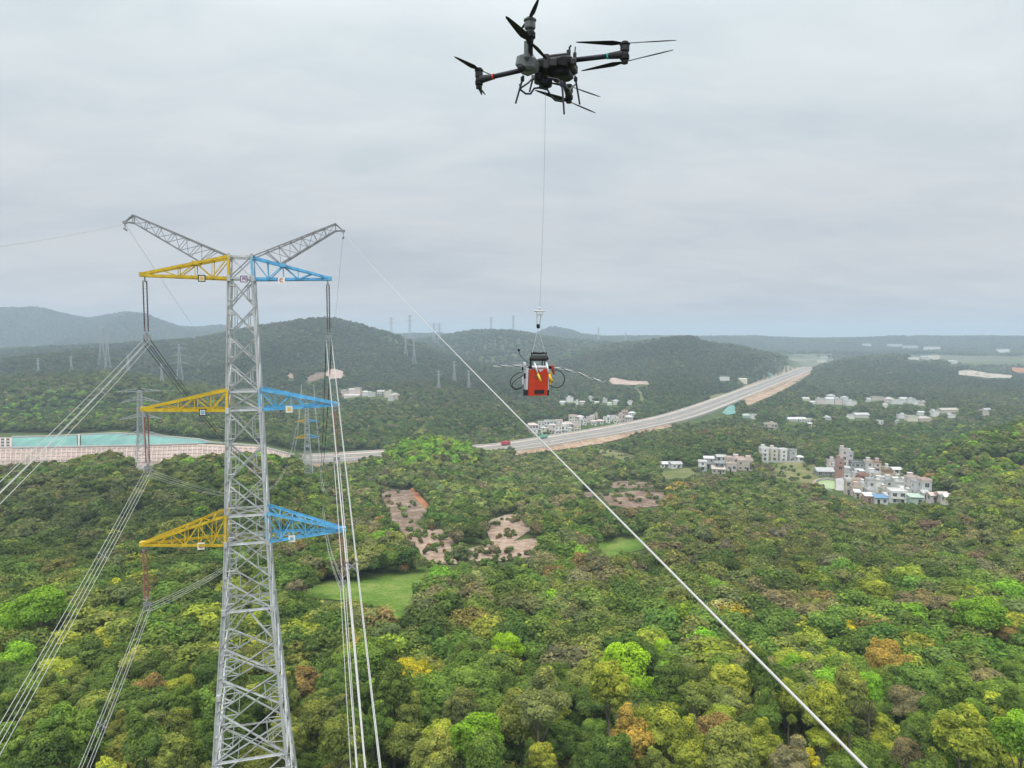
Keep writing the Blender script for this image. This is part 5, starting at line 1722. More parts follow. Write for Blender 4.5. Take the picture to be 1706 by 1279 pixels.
PYL = [ # px, top, base, kind, distance if the base is hidden, label
 (237, 648, 782, 'T', 400, 'grey lattice pylon with a flat top bar rising before the turquoise slope net'),
 (171, 541, 616, 'Y', None, 'tall hazy pylon with a pale top against the blue hill'),
 (180, 560, 618, 'S', None, 'second hazy pylon close to the tall one with the pale top'),
 (64, 596, 622, 'Y', None, 'hazy pylon above the dark hill at the picture edge'),
 (119, 592, 618, 'Y', None, 'hazy pylon between the edge one and the tall pale topped one'),
 (300, 572, 640, 'T', None, 'wide hazy pylon seen under the dark sagging wires'),
 (270, 604, 645, 'S', None, 'narrow hazy pylon beside the wide one under the sagging wires'),
 (214, 590, 622, 'Y', None, 'hazy pylon behind the bright wires of the top yellow crossarm'),
 (580, 538, 560, 'S', 1900, 'hazy pylon on the shoulder of the central hill'),
 (597, 545, 577, 'S', 1750, 'hazy pylon a little downhill on the shoulder of the central hill'),
 (676, 560, 592, 'S', 1500, 'faint pylon on the flank of the central hill, first of two'),
 (690, 566, 600, 'S', 1450, 'faint pylon on the flank of the central hill, second of two'),
 (652, 528, 552, 'S', 2600, 'thin pylon on the skyline beside the central hill'),
 (683, 524, 556, 'S', 2500, 'thin pylon on the skyline under the diagonal wire'),
 (723, 538, 560, 'T', 2400, 'one of two close pylons on the skyline under the diagonal wire, further from it'),
 (732, 538, 560, 'T', 2400, 'one of two close pylons on the skyline, touching the diagonal wire'),
 (731, 616, 653, 'S', None, 'pale pylon low in the valley, middle of the valley group'),
 (757, 600, 640, 'S', None, 'pale pylon in the valley behind its two neighbours'),
 (781, 616, 652, 'S', None, 'pale pylon in the valley next to the diagonal wire'),
 (855, 525, 551, 'S', 2700, 'thin pylon on the skyline left of the hanging hook'),
 (1042, 553, 568, 'S', 2800, 'short thin pylon on the skyline right of the red machine'),
 (997, 545, 563, 'S', 2900, 'faint thin pylon on the skyline near the pale peak'),
 (818, 528, 550, 'S', 2700, 'very faint pylon on the skyline, beyond the valley'),
 (1384, 588, 604, 'S', 2300, 'faint mast at the far end of the highway'),
]
for px, y0, y1, kd, Yd, lab in PYL:
    g = hit(px, y1+ (0 if Yd is None else 3)) if Yd is None else None
    if g is None or g.y > 6000:
        Yd = Yd or 1500
        p_ = at(px, y1, Yd); zg = gz(p_.x, p_.y)
        g = Vector((p_.x, p_.y, min(zg, p_.z)))
    ztop = at(px, y0, g.y).z
    h = ztop-g.z
    small_pylon(g-Vector((0, 0, 0.5)), h, kd, rad(16 if px < 600 else 30), lab, th=max(1.0, g.y/1300))

# ------------------------------------------------------------------ cargo drone
DC = at(917, 108, 9.0)
droot = empty('drone', DC, 'large black cargo drone with four arms and stacked propellers hovering overhead', 'drone')
def A_(px, py, Y): return at(px, py, Y)
# hull
b = MB()
b.bbox(DC+Vector((0.07, 0, -0.03)), 0.48, 0.38, 0.14, 0.03, Matrix.Rotation(rad(-17), 3, 'Z'))
b.bbox(DC+Vector((0.12, 0.0, 0.06)), 0.26, 0.26, 0.07, 0.02, Matrix.Rotation(rad(-17), 3, 'Z'))
b.bbox(DC+Vector((0.13, -0.03, -0.12)), 0.26, 0.30, 0.12, 0.03, Matrix.Rotation(rad(-17), 3, 'Z'))
b.build('hull', M['black'], droot)
for dx, dy, dz, sx, sy, sz in ((0.02, -0.2, -.05, 0.1, .07, 0.1), (0.15, -0.24, -.05, 0.09, .07, 0.12), (0.26, -0.23, -.05, 0.08, .07, 0.08), (-0.06, -0.16, -.03, 0.08, .1, 0.18), (0.22, -.05, .12, .05, .05, .09), (0.30, 0, .10, .04, .08, .1)):
    b = MB(); b.bbox(DC+Vector((dx, dy, dz)), sx, sy, sz, 0.012)
    b.build('side_pod', M['dgrey'] if dx != 0.15 else M['black'], droot)
b = MB(); b.tube([DC+Vector((0.235, -0.05, 0.12)), DC+Vector((0.23, -0.05, 0.19)), DC+Vector((0.25, -0.05, 0.215))], 0.012, 6)
b.tube([DC+Vector((0.30, -0.02, 0.14)), DC+Vector((0.305, -0.02, 0.21))], 0.008, 6); b.build('antenna', M['black'], droot)
# grey nose / battery bay at the left
nose = A_(879, 107, 8.75)
b = MB(); b.bbox(nose, 0.24, 0.30, 0.22, 0.06, Matrix.Rotation(rad(-17), 3, 'Z') @ Matrix.Rotation(rad(12), 3, 'Y'))
b.bbox(nose+Vector((0.0, -0.12, -0.06)), 0.14, 0.1, 0.1, 0.03)
b.build('battery_bay', M['grey'], droot)
b = MB(); b.ball(nose+Vector((-0.08, -0.14, -0.10)), 0.045, n=10, m=7); b.build('camera_gimbal', M['black'], droot)
# motors and arms
def rotor(hubpx, Yh, root_pt, blades_up, blades_lo, mr, mh, grey, ringm):
    top = A_(*hubpx[0], Yh); bot = A_(*hubpx[1], Yh)
    # the motor stack stands upright
    bot = Vector((top.x, top.y, bot.z)); 
    H_ = top.z-bot.z
    mid = (top+bot)/2
    pv_ = mid-Vector((0, 0, H_*0.08))
    d = (pv_-root_pt).normalized()
    b = MB(); b.tube([root_pt, pv_-d*0.06], 0.03, 12); 
    arm = b.build('arm', M['carbon'], droot, smooth=True)
    b = MB(); b.tube([pv_-d*0.19, pv_-d*0.02], [0.036, 0.05], 12); b.bbox(pv_, 0.085, 0.085, H_*0.34, 0.02); b.build('motor_mount', M['dgrey'], droot)
    b = MB(); b.tube([pv_-d*0.215, pv_-d*0.195], 0.0365, 12); b.build('arm_ring', ringm, droot)
    b = MB(); up = Vector((0, 0, 1))
    b.lathe(mid+up*H_*0.05, mid+up, [(0, mr*0.9), (H_*0.05, mr), (H_*0.30, mr), (H_*0.33, mr*0.75), (H_*0.38, mr*1.15), (H_*0.43, mr*1.15), (H_*0.45, mr*0.4)], 14)
    b.build('motor', grey, droot)
    b = MB()
    b.lathe(mid-up*H_*0.10, mid-up, [(0, mr*0.9), (H_*0.05, mr), (H_*0.26, mr), (H_*0.30, mr*0.7), (H_*0.37, mr*0.7), (H_*0.42, mr*0.4)], 14)
    b.build('motor', M['black'], droot)
    for z, bl in ((top.z, blades_up), (bot.z, blades_lo)):
        hub = Vector((mid.x, mid.y, z))
        b = MB(); b.cyl(hub-up*0.018, hub+up*0.018, 0.04, 10); b.build('propeller_hub', M['black'], droot)
        for ang, ln_, cone in bl:
            blade(hub, ang, ln_, cone)
def blade(hub, ang, ln_, cone=0.0):
    dr = Vector((math.cos(ang)*math.cos(cone), math.sin(ang)*math.cos(cone), math.sin(cone)))
    sdv = Vector((-math.sin(ang), math.cos(ang), 0))
    upv = dr.cross(sdv)
    b = MB(); vs = []
    prof = [(0.04, .035, 26), (0.12, .05, 24), (0.25, .085, 20), (0.4, .082, 16), (0.6, .068, 12), (0.8, .05, 9), (0.95, .033, 7), (1.0, .012, 6)]
    for f, c, tw in prof:
        c *= ln_/0.62; a = rad(tw)
        ch = sdv*math.cos(a)+upv*math.sin(a); th = upv*math.cos(a)-sdv*math.sin(a)
        o_ = hub+dr*(f*ln_)
        t_ = 0.007 if f < 0.9 else 0.004
        vs += [o_-ch*c*0.5, o_-ch*c*0.15+th*t_, o_+ch*c*0.5, o_-ch*c*0.15-th*t_*0.6]
    fs = []
    for k in range(len(prof)-1):
        for j in range(4):
            fs.append([k*4+j, k*4+(j+1) % 4, (k+1)*4+(j+1) % 4, (k+1)*4+j])
    fs += [[3, 2, 1, 0], [len(vs)-4+j for j in range(4)]]
    b.add(vs, fs)
    b.build('propeller_blade', M['black'], droot)
def ang_to(hub, px, py):
    """direction in the rotor plane towards the point of the plane seen at a pixel, and its distance"""
    q = on_plane(px, py, hub.z)
    v = q-hub
    return math.atan2(v.y, v.x), v.length
def rot(hub_top, hub_bot, Yh, tips_up, tips_lo, root_pt, grey, ringm, mr=0.055):
    top = A_(*hub_top, Yh); bot = A_(*hub_bot, Yh); bot = Vector((top.x, top.y, bot.z))
    def bl(h, tl):
        out = []
        for t in tl:
            a, l = ang_to(h, *t)
            out.append((a, min(max(l, 0.3), 0.66), 0.0))
        if len(out) == 1: out.append((out[0][0]+math.pi, out[0][1], 0.0))
        return out
    rotor((hub_top, hub_bot), Yh, root_pt, bl(top, tips_up), bl(bot, tips_lo), mr, 0, grey, ringm)
rot((1041, 72), (1039, 103), 8.65, [(959, 70), (1127, 67)], [(1122, 83), (968, 118)], A_(955, 100, 8.9), M['dgrey'], M['teal_led'])
rot((798, 116), (798, 145), 9.3, [(757, 94), (824, 127)], [(808, 157), (802, 156)], A_(868, 117, 9.05), M['dgrey'], M['redmark'], 0.05)
rot((883, 32), (883, 68), 8.1, [(897, -2), (872, 44)], [(838, 22), (911, 99)], A_(884, 96, 8.75), M['grey'], M['dgrey'], 0.062)
rot((948, 143), (943, 169), 9.95, [(1005, 163), (905, 136)], [(992, 188), (880, 146)], A_(930, 118, 9.2), M['dgrey'], M['dgrey'], 0.055)
b = MB(); b.bbox(A_(878, 84, 8.6), 0.07, 0.12, 0.22, 0.02); b.build('arm_hinge', M['grey'], droot)
# landing legs
for p_, q_ in (((872, 126, 8.75), (859, 172, 8.7)), ((889, 126, 9.35), (882, 153, 9.4)), ((936, 134, 8.7), (940, 190, 8.6)), ((958, 126, 9.25), (966, 174, 9.3))):
    b = MB(); P_, Q_ = A_(*p_), A_(*q_)
    b.tube([P_, Q_], 0.013, 8, 0.011); b.bbox(P_.lerp(Q_, 0.12), 0.045, 0.05, 0.06, 0.01)
    lg = b.build('landing_leg', M['carbon'], droot)
b = MB()
b.tube([A_(*p, Y) for *p, Y in ((866, 140, 8.75), (868, 150, 8.75), (876, 156, 8.8), (884, 156, 8.85), (890, 147, 8.9), (898, 146, 8.9), (912, 149, 8.95), (918, 160, 9.0), (925, 167, 9.05), (938, 169, 9.1))], 0.012, 8)
b.tube([A_(*p, Y) for *p, Y in ((889, 128, 9.2), (880, 138, 9.0), (868, 146, 8.8))], 0.012, 8)
b.tube([A_(*p, Y) for *p, Y in ((893, 134, 9.3), (905, 139, 9.2), (912, 141, 9.1))], 0.012, 8)
b.tube([A_(*p, Y) for *p, Y in ((912, 129, 8.8), (930, 132, 8.75), (938, 142, 8.7), (948, 150, 8.8), (958, 141, 9.2))], 0.011, 8)
b.build('guard_rail', M['carbon'], droot)
b = MB(); b.bbox(A_(909, 138, 9.0), 0.16, 0.16, 0.09, 0.02); b.cyl(A_(909, 138, 9.0), A_(909, 147, 9.0), 0.035, 10); b.bbox(A_(897, 130, 9.0), 0.10, 0.2, 0.11, 0.02)
b.build('winch', M['black'], droot)

# ------------------------------------------------------------------ tether, hook and the red line machine
RY = 9.15
rope_top = A_(909, 146, 9.0); hook_c = A_(899, 518, RY)
b = MB(); b.tube([rope_top.lerp(hook_c, k/12)+Vector((0.012*math.sin(k/12*math.pi), 0, 0)) for k in range(13)], 0.0028, 6)
tag(b.build('tether', M['cordgrey'], smooth=True), 'thin grey rope hanging from the drone winch down to the hook', 'rope')
hroot = empty('hook', hook_c, 'small silver crossbar hook with a black block hanging from the drone rope', 'hook')
b = MB(); b.bbox(hook_c, 0.142, 0.05, 0.018, 0.005); b.cyl(hook_c, hook_c+Vector((0, 0, 0.075)), 0.012, 8, 0.004); b.ball(hook_c+Vector((0, 0, 0.035)), 0.018, n=8, m=6)
b.bar(hook_c+Vector((-0.045, 0, 0)), hook_c+Vector((-0.03, 0, -0.05)), 0.012); b.bar(hook_c+Vector((0.045, 0, 0)), hook_c+Vector((0.03, 0, -0.05)), 0.012)
b.bbox(hook_c+Vector((0.005, 0, -0.045)), 0.07, 0.03, 0.02, 0.005)
b.build('crossbar', M['silver'], hroot)
b = MB(); b.tube([A_(894.5, 523, RY), A_(894.6, 540, RY)], 0.005, 6); b.tube([A_(901.5, 524, RY), A_(899, 542, RY)], 0.006, 6); b.build('hanger_strap', M['fitting'], hroot)
b = MB(); b.bbox(A_(896.6, 543.3, RY), 0.042, 0.05, 0.056, 0.008, Matrix.Rotation(rad(-6), 3, 'Y')); b.build('lock_block', M['black'], hroot)
b = MB(); b.tube([A_(899, 546, RY), A_(903, 549, RY), A_(908, 553, RY), A_(906, 549, RY), A_(900, 541, RY)], 0.0035, 6); b.build('loop', M['string'], hroot)
# sling from the hook to the machine
b = MB()
b.tube([A_(896.5, 547, RY), A_(886.5, 588, RY-0.05)], 0.0026, 5)
b.tube([A_(896.5, 547, RY), A_(908.5, 588, RY-0.05)], 0.0026, 5)
tag(b.build('sling', M['string']), 'pair of thin pale cords from the hook to the red machine', 'sling')

RC = A_(897, 640, RY)
mroot = empty('line_robot', A_(897, 659, RY), 'red power line machine with black handle and yellow tipped tubes hanging under the drone', 'robot')
yf, yb = RY-0.12, RY+0.12
def face_quad(pts, Y0, Y1, m_, name, parent=mroot):
    """solid panel from picture corners (clockwise), between two distances"""
    f = [A_(x, y, Y0) for x, y in pts]; k = [v+Vector((0, Y1-Y0, 0)) for v in f]
    n = len(f)
    b = MB(); b.add(f+k, [list(range(n))[::-1], list(range(n, 2*n))]+[[i_, (i_+1) % n, n+(i_+1) % n, n+i_] for i_ in range(n)])
    return b.build(name, m_, parent)
face_quad([(881.5, 615.5), (913.5, 614), (912.5, 658.5), (880, 659.5)], yf, yf+0.03, M['orange'], 'front_panel')
face_quad([(880.5, 617), (914, 616), (913, 657), (879.5, 658)], yf+0.03, yb, M['dgrey'], 'housing')
face_quad([(876.2, 614.5), (880.6, 614.5), (879.2, 652), (875.4, 652)], yf+0.01, yb-0.02, M['silver'], 'side_plate')
face_quad([(913.8, 615), (915.6, 615), (914.2, 652), (912.9, 652)], yf+0.01, yb-0.02, M['silver'], 'side_plate')
face_quad([(872.2, 649.5), (879.3, 649.5), (879.2, 658.8), (872.0, 658.8)], yf-0.01, yb, M['rubber'], 'foot')
face_quad([(911.8, 649.5), (915, 649.5), (914.8, 658.8), (911.6, 658.8)], yf-0.012, yb, M['rubber'], 'foot')
face_quad([(890.3, 649.6), (907, 649.2), (906.6, 655.4), (890.3, 655.6)], yf-0.012, yf+0.004, M['rubber'], 'vent_slot')
# marks on the panel
b = MB()
for r_ in range(2):
    for k in range(5):
        x = 890+k*3.5; y = 625.3+r_*3.6
        p_ = A_(x, y, yf-0.004)
        if (k+r_) % 3 == 1:
            b.box(p_, 0.018, 0.004, 0.005); b.box(p_+Vector((0, 0, -0.009)), 0.018, 0.004, 0.004); b.box(p_+Vector((0, -0.001, -0.004)), 0.004, 0.004, 0.014)
        else:
            b.box(p_+Vector((-0.006, 0, -0.004)), 0.004, 0.004, 0.016); b.box(p_+Vector((0.004, 0, 0)), 0.015, 0.004, 0.004); b.box(p_+Vector((0.006, -0.001, -0.008)), 0.004, 0.004, 0.010)
mk = b.build('panel_marks', M['grey'], mroot)
# black top frame
b = MB()
b.tube([A_(884.8, 588.6, RY), A_(888, 587.6, RY), A_(900, 588.6, RY), A_(908, 587.4, RY), A_(911, 588.4, RY)], [0.014, 0.017, 0.014, 0.017, 0.014], 10)
b.build('handle', M['rubber'], mroot, smooth=True)
b = MB()
b.tube([A_(882.5, 596, RY-0.02), A_(886, 597.2, RY-0.02), A_(898, 597.6, RY-0.02), A_(909, 597.2, RY-0.02), A_(913.6, 595.6, RY-0.02)], [0.022, 0.03, 0.028, 0.031, 0.022], 12)
b.build('grip_roll', M['rubber'], mroot, smooth=True)
b = MB()
for x, y0, y1, w_ in ((883.6, 594, 611, 0.018), (886.0, 600, 614, 0.012), (903.2, 600, 615, 0.014), (907.3, 600, 613, 0.01), (885.5, 588, 598, 0.012), (909.8, 588, 598, 0.012)):
    b.bar(A_(x, y0, RY), A_(x-0.2, y1, RY), w_)
b.bbox(A_(883.4, 611.6, RY-0.05), 0.05, 0.08, 0.035, 0.01)
b.build('upright', M['black'], mroot)
b = MB(); b.bbox(A_(898, 592.4, RY+0.02), 0.19, 0.06, 0.025, 0.008); b.build('top_plate', M['grey'], mroot)
b = MB(); b.bbox(A_(897, 611.5, RY), 0.20, 0.14, 0.04, 0.01); b.add([A_(896, 615, yf-0.005), A_(906, 614.6, yf-0.005), A_(901, 619.5, yf-0.005), A_(896, 615, yf+0.02), A_(906, 614.6, yf+0.02), A_(901, 619.5, yf+0.02)], [[0, 2, 1], [3, 4, 5], [0, 1, 4, 3], [1, 2, 5, 4], [2, 0, 3, 5]])
b.build('deck', M['silver'], mroot)
for pts in (((890.4, 603.5), (896.6, 624), (901.2, 635.2)), ((910.2, 603.5), (915, 625), (920, 635.4))):
    a_, c_, e_ = A_(*pts[0], yf-0.02), A_(*pts[1], yf-0.06), A_(*pts[2], yf-0.08)
    b = MB(); b.tube([a_, c_], 0.0125, 10); tu = b.build('guide_tube', M['silver'], mroot, smooth=True)
    b = MB(); b.tube([c_+(a_-c_).normalized()*0.01, e_], [0.0135, 0.016], 10); b.build('tube_tip', M['tipyellow'], tu, smooth=True)
# side gear
b = MB(); b.bbox(A_(874.4, 607, RY), 0.035, 0.08, 0.05, 0.008); b.bbox(A_(873.5, 613, RY), 0.055, 0.05, 0.03, 0.006); b.bar(A_(866, 619.2, RY), A_(879, 619.0, RY), 0.016); b.bar(A_(873, 604, RY), A_(874, 650, RY), 0.016); b.bbox(A_(871.5, 634, RY), 0.03, 0.05, 0.10, 0.006); b.bar(A_(876, 604.5, RY), A_(872, 603.5, RY), 0.02)
b.build('clamp_bracket', M['silver'], mroot)
b = MB(); b.bbox(A_(870.8, 613.8, RY-0.03), 0.02, 0.05, 0.045, 0.005); b.bbox(A_(874.3, 626, RY-0.02), 0.026, 0.05, 0.07, 0.006); b.bbox(A_(918.2, 634.5, RY-0.02), 0.045, 0.05, 0.045, 0.008); b.bbox(A_(915.7, 612, RY), 0.03, 0.06, 0.04, 0.006)
b.build('drive_block', M['black'], mroot)
b = MB(); b.lathe(A_(919.2, 608, RY), A_(922.6, 622, RY), [(0, 0.014), (0.01, 0.022), (0.06, 0.02), (0.10, 0.014), (0.13, 0.012)], 10); b.bbox(A_(921.5, 612, RY-0.03), 0.03, 0.04, 0.06, 0.006); b.build('cutter_head', M['copper'], mroot)
b = MB(); b.bbox(A_(917, 622, RY-0.05), 0.02, 0.03, 0.05, 0.004); b.bar(A_(918.4, 630, RY-0.06), A_(916.5, 641, RY-0.06), 0.014); b.build('lever', M['tipyellow'], mroot)
b = MB(); b.tube([A_(880.5, 603.8, RY), A_(875, 600.5, RY), A_(869, 595, RY), A_(866, 590, RY), A_(864.6, 584, RY)], 0.0045, 6); b.ball(A_(864.4, 583, RY), 0.018, n=10, m=7); b.build('antenna', M['black'], mroot, smooth=True)
def loop(pts, r, name='cable'):
    P_ = [A_(810+x/7.105, 500+y/7.105, RY+dy) for x, y, dy in pts]
    b = MB(); b.tube(catmull(P_, 6), r, 7); b.build(name, M['rubber'], mroot, smooth=True)
loop([(445, 846, 0), (390, 856, -.05), (325, 896, -.08), (288, 958, -.08), (300, 1020, -.06), (350, 1055, -.03), (410, 1040, 0), (460, 1005, .02)], 0.0062)
loop([(440, 890, 0), (370, 930, .03), (318, 975, .04), (312, 1020, .03), (360, 1046, 0), (440, 1024, 0)], 0.0052)
loop([(815, 826, 0), (870, 838, -.05), (915, 885, -.08), (928, 945, -.07), (905, 1000, -.05), (850, 1034, -.02), (790, 1028, 0), (745, 1000, .02)], 0.0062)
# twisted rod carried through the machine
P_ = [A_(810+x/7.105, 500+y/7.105, RY+0.02) for x, y in ((85, 786), (180, 780), (280, 774), (440, 776), (600, 790), (820, 802), (930, 822), (1060, 850), (1200, 904), (1330, 950), (1412, 970))]
C_ = catmull(P_, 12)
b = MB()
for ph in range(3):
    b.mi = 1 if ph == 2 else 0
    pts = []
    for k, v in enumerate(C_):
        a = k*0.42+ph*2.094
        pts.append(v+Vector((0, math.cos(a)*0.009, math.sin(a)*0.009)))
    b.tube(pts, 0.0038, 5)
tag(b.build('twisted_rod', [M['silver'], M['dgrey']], smooth=True), 'long drooping twisted pale rod held across the red machine', 'rod')
# ------------------------------------------------------------------ houses
def window_mesh():
    b = MB()
    b.mi = 0
    b.box((0, -0.02, 0), 1.0, 0.06, 1.0)
    b.mi = 1
    for x, z, sx, sz in ((-.5, 0, .08, 1.16), (.5, 0, .08, 1.16), (0, .54, .92, .08), (0, -.54, .92, .1), (0, 0, .05, 1.0)):
        b.box((x, -0.06, z), sx, 0.12, sz)
    return b.mesh('window', [M['glass'], M['frame']])
WIN = window_mesh()
HC = {'white': (0.78, 0.78, 0.765), 'grey': (0.46, 0.465, 0.46), 'lgrey': (0.63, 0.635, 0.63), 'pink': (0.62, 0.50, 0.455), 'brick': (0.42, 0.25, 0.20), 'peach': (0.64, 0.47, 0.36),
      'cream': (0.70, 0.66, 0.56), 'red': (0.34, 0.11, 0.10), 'brown': (0.30, 0.20, 0.14), 'blue': (0.15, 0.27, 0.42), 'dgrey': (0.25, 0.255, 0.26), 'green': (0.42, 0.53, 0.45), 'palepink': (0.69, 0.61, 0.585), 'tan': (0.56, 0.49, 0.41)}
NAMEC = {'lgrey': 'light grey', 'dgrey': 'dark grey', 'palepink': 'pale pink', 'brick': 'brick pink'}
def house(x0, x1, yt, yb, col, label, group=None, roof='flat', rcol=None, depth=None, yaw=None, wins=None, seed=0, Y=None, cat='house'):
    rr = random.Random(int(x0*7+yb*13)+seed)
    xm = (x0+x1)/2
    g = hit(xm, yb) if Y is None else None
    if g is None:
        p_ = at(xm, yb, Y or 4000); g = p_
    Yd = g.y
    wd = (x1-x0)/1180*Yd
    D = depth or max(5.0, min(wd*0.85, 10.0))
    hh = max(2.6, (yb-yt)/1180*Yd - 0.19*D)
    yaw = rad(rr.uniform(-14, 10)) if yaw is None else rad(yaw)
    wd = wd/(math.cos(yaw)+abs(math.sin(yaw))*0.5)*0.94
    if Yd < 480: hh *= 1.12
    root = empty('house', g, label, cat, group)
    root.rotation_euler.z = yaw
    root['_loc'] = [0.0, 0.0, 0.0]
    cy_ = D/2
    c = HC[col]; f = rr.uniform(0.9, 1.08)
    b = MB()
    b.box((0, cy_, hh/2-1.5), wd, D, hh+3)
    nst = max(1, round(hh/3.3)); fh = hh/nst
    if Yd < 900:
        for k in range(1, nst):       # floor bands
            b.box((0, cy_, k*fh), wd+0.14, D+0.14, 0.22)
    w_ = b.build('wall', M['plaster'], root); w_.color = (c[0]*f, c[1]*f, c[2]*f, 1)
    b = MB()
    rc = HC[rcol] if rcol else tuple(0.55*x+0.16 for x in c)
    if roof == 'flat':
        b.box((0, cy_, hh+0.1), wd+0.3, D+0.3, 0.2)
        for sx, sy, lx, ly in ((0, -.5, wd+0.3, .2), (0, .5, wd+0.3, .2), (-.5, 0, .2, D-.1), (.5, 0, .2, D-.1)):
            b.box((sx*(wd+.1), cy_+sy*(D+.1), hh+0.65), lx, ly, 0.9)
    elif roof == 'hip':
        e = 0.5; rz = hh+min(wd, D)*0.22; rl = max(0.5, wd/2-D*0.4)
        vs = [(-wd/2-e, -e, hh), (wd/2+e, -e, hh), (wd/2+e, D+e, hh), (-wd/2-e, D+e, hh), (-rl, cy_, rz), (rl, cy_, rz)]
        b.add(vs, [[0, 1, 5, 4], [1, 2, 5], [2, 3, 4, 5], [3, 0, 4], [3, 2, 1, 0]])
    elif roof == 'gable':
        e = 0.5; rz = hh+D*0.2
        vs = [(-wd/2-e, -e, hh), (wd/2+e, -e, hh), (wd/2+e, D+e, hh), (-wd/2-e, D+e, hh), (-wd/2-e, cy_, rz), (wd/2+e, cy_, rz)]
        b.add(vs, [[0, 1, 5, 4], [2, 3, 4, 5], [1, 2, 5], [3, 0, 4], [3, 2, 1, 0]])
    else:                             # lean-to sheet
        vs = [(-wd/2-.4, -.5, hh), (wd/2+.4, -.5, hh), (wd/2+.4, D+.4, hh+D*.12), (-wd/2-.4, D+.4, hh+D*.12)]
        vs += [(x, y, z+0.18) for x, y, z in vs]
        b.add(vs, [[3, 2, 1, 0], [4, 5, 6, 7], [0, 1, 5, 4], [1, 2, 6, 5], [2, 3, 7, 6], [3, 0, 4, 7]])
    r_ = b.build('roof', M['roof'], root); r_.color = (*rc, 1)
    r_['_loc'] = [0.0, 0.0, 0.0]
    if roof == 'flat' and rr.random() < 0.6 and Yd < 1300:
        b = MB(); sw = min(3.0, wd*0.4); sx = rr.uniform(-.25, .25)*wd
        b.box((sx, cy_+D*0.15, hh+1.35), sw, min(3.5, D*.45), 2.3); b.box((sx, cy_+D*0.15, hh+2.58), sw+.4, min(3.5, D*.45)+.4, .16)
        s_ = b.build('stair_head', M['plaster'], r_); s_.color = (*[min(1, q*0.95) for q in c], 1)
        if rr.random() < 0.5 and wd > 6:
            b = MB(); b.cyl((-sx, cy_, hh+0.2), (-sx, cy_, hh+1.6), 0.55, 10); b.build('water_tank', M['silver'], r_)
    wins = (Yd < 800) if wins is None else wins
    if wins:
        nw = max(1, int(wd/2.6))
        for k in range(nst):
            for j in range(nw):
                if rr.random() < 0.12: continue
                x = -wd/2+wd*(j+.5)/nw
                z = k*fh+fh*0.55
                o_ = link('window', WIN, root, (x, -0.01, z))
                big = rr.random() < 0.25
                o_.scale = (min(1.9 if big else 1.3, wd/nw*0.7), 1, 1.9 if big else 1.35)
        sidew = -1 if xm > 853 else 1
        for k in range(nst):
            for j in range(max(1, int(D/4))):
                y = D*(j+.5)/max(1, int(D/4))
                o_ = link('window', WIN, root, (sidew*(wd/2+0.01), y, k*fh+fh*.55)); o_.rotation_euler.z = -math.pi/2 if sidew < 0 else math.pi/2
                o_.scale = (1.2, 1, 1.3)
        # door
        b = MB(); b.box((0, -0.04, 1.1), 1.1, 0.08, 2.2); d_ = b.mesh('door', M['dgrey'])
        link('door', d_, root, (wd*0.5*rr.uniform(-.6, .6), 0.0, 0.0))
        if nst > 1 and rr.random() < 0.55:    # balcony
            b = MB(); bwid = wd*rr.uniform(.35, .8); k = rr.randrange(1, nst)
            b.box((0, -0.65, k*fh+0.02), bwid, 1.3, 0.18); b.box((0, -1.25, k*fh+0.55), bwid, 0.1, 0.9)
            for s_ in (-1, 1): b.box((s_*(bwid/2-.05), -0.65, k*fh+0.55), 0.1, 1.1, 0.9)
            o_ = b.mesh('balcony', M['plaster']); q_ = link('balcony', o_, root, (rr.uniform(-.1, .1)*wd, 0, 0)); q_.color = (*[min(1, v*1.1) for v in c], 1)
    return root
V_ = 'in the large village by the pond'
for k, (x0, x1, yt, yb, c, lab, rf, rc) in enumerate(MAIN):
    house(x0, x1, yt, yb, c, lab, None, rf, rc, yaw=-8+((k*37) % 9)-4)
for x0, x1, yt, yb, c, lab in ROW:
    house(x0, x1, yt, yb, c, lab, None, 'flat', 'white' if c != 'grey' else None, yaw=4)
house(1329, 1340, 759, 769, 'white', 'small white pavilion with tiered roof at the end of the four house row', roof='hip', rcol='white')
b = MB()
for x in range(1268, 1340, 4):
    p_, q_ = hit(x, 770.5), hit(x+4, 770.5)
    b.bar(p_+Vector((0, 0, 0.6)), q_+Vector((0, 0, 0.6)), 0.3, 1.6)
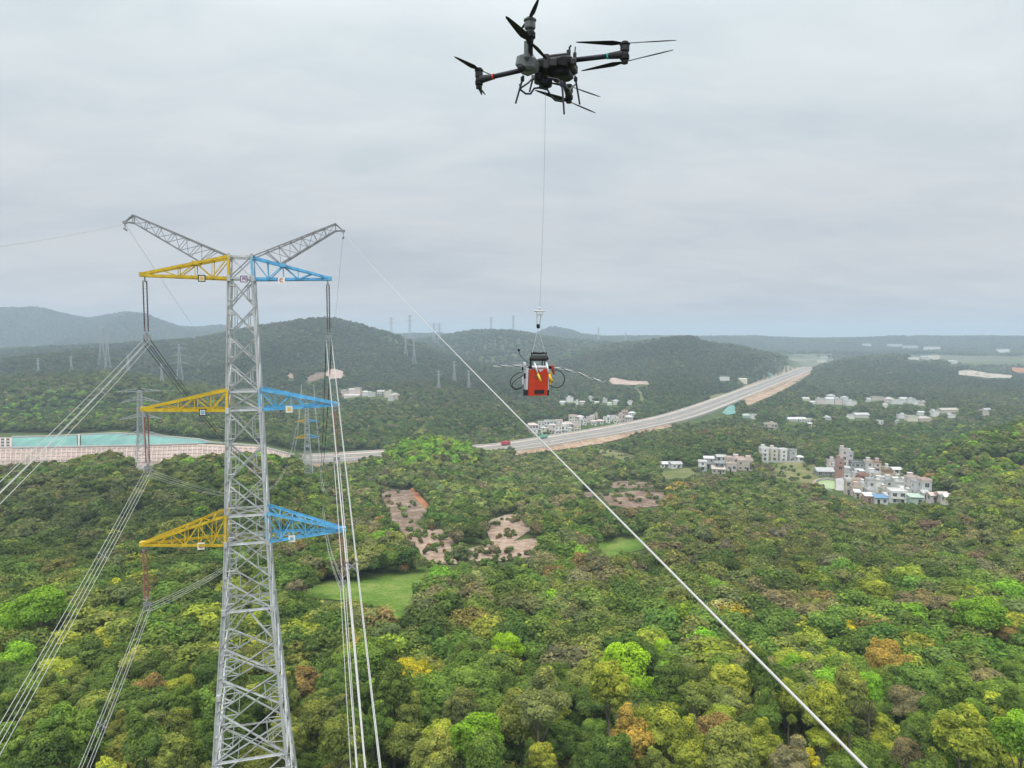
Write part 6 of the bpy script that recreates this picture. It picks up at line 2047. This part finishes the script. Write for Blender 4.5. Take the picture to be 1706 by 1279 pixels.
tag(b.build('yard_wall', M['barrier']), 'low white yard wall running along the four house row', 'wall')
for k, (x0, x1, yt, yb, c, lab, rf, rc) in enumerate(C2):
    house(x0, x1, yt, yb, c, lab, None, rf, rc, yaw=-12)
for x0, x1, yt, yb, lab in ((1099,1118,770,779,'white walled low shed standing alone beside the dry field, larger'), (1118,1138,772,780,'white walled low shed beside the dry field, with grey roof')):
    house(x0, x1, yt, yb, 'white', lab, None, 'gable', 'lgrey' if x0 < 1110 else 'grey')
b3 = 'pale houses of the hamlet beyond the highway'
for k, (x0, x1, yt, yb, c) in enumerate(MID):
    house(x0, x1, yt, yb, c, '%s house in the hamlet beyond the highway, behind the red truck and crane truck' % NAMEC.get(c, c), '%s houses of the hamlet beyond the highway' % NAMEC.get(c, c), 'flat' if k % 3 else 'hip', None if k % 4 else 'pink', wins=True)
for where, lst in FAR:
    for k, (x0, x1, yt, yb, c) in enumerate(lst):
        far = yb < 640
        house(x0, x1, yt, yb, c, '%s house %s' % (NAMEC.get(c, c), where), '%s houses %s' % (NAMEC.get(c, c), where), ['flat', 'gable', 'flat', 'hip'][k % 4], None, wins=(not far and yb < 660) or None)

# smaller houses packed between
for k, (x0, x1, yt, yb, c) in enumerate(FILL):
    house(x0, x1, yt, yb, c, '%s small house packed between the others of the large village' % NAMEC.get(c, c), '%s small houses packed into the large village' % NAMEC.get(c, c), ['flat', 'lean', 'flat', 'gable'][k % 4], [None, 'lgrey', 'tan', 'grey'][k % 4], yaw=-8+(k*53) % 17-8)
HAZE = 0.00024
# ------------------------------------------------------------------ haze
b = MB()
b.box((0, 6500, 73), 36000, 13600, 350)
m, t, o = newmat('haze')
pv = N(t, 'ShaderNodeVolumePrincipled')
pv.inputs['Color'].default_value = (0.62, 0.755, 0.91, 1)
pv.inputs['Density'].default_value = HAZE
pv.inputs['Anisotropy'].default_value = 0.0
L(t, pv.outputs[0], o.inputs['Volume'])
hz = b.build('haze', m, origin=(0, 0, 0))
tag(hz, kind='stuff')
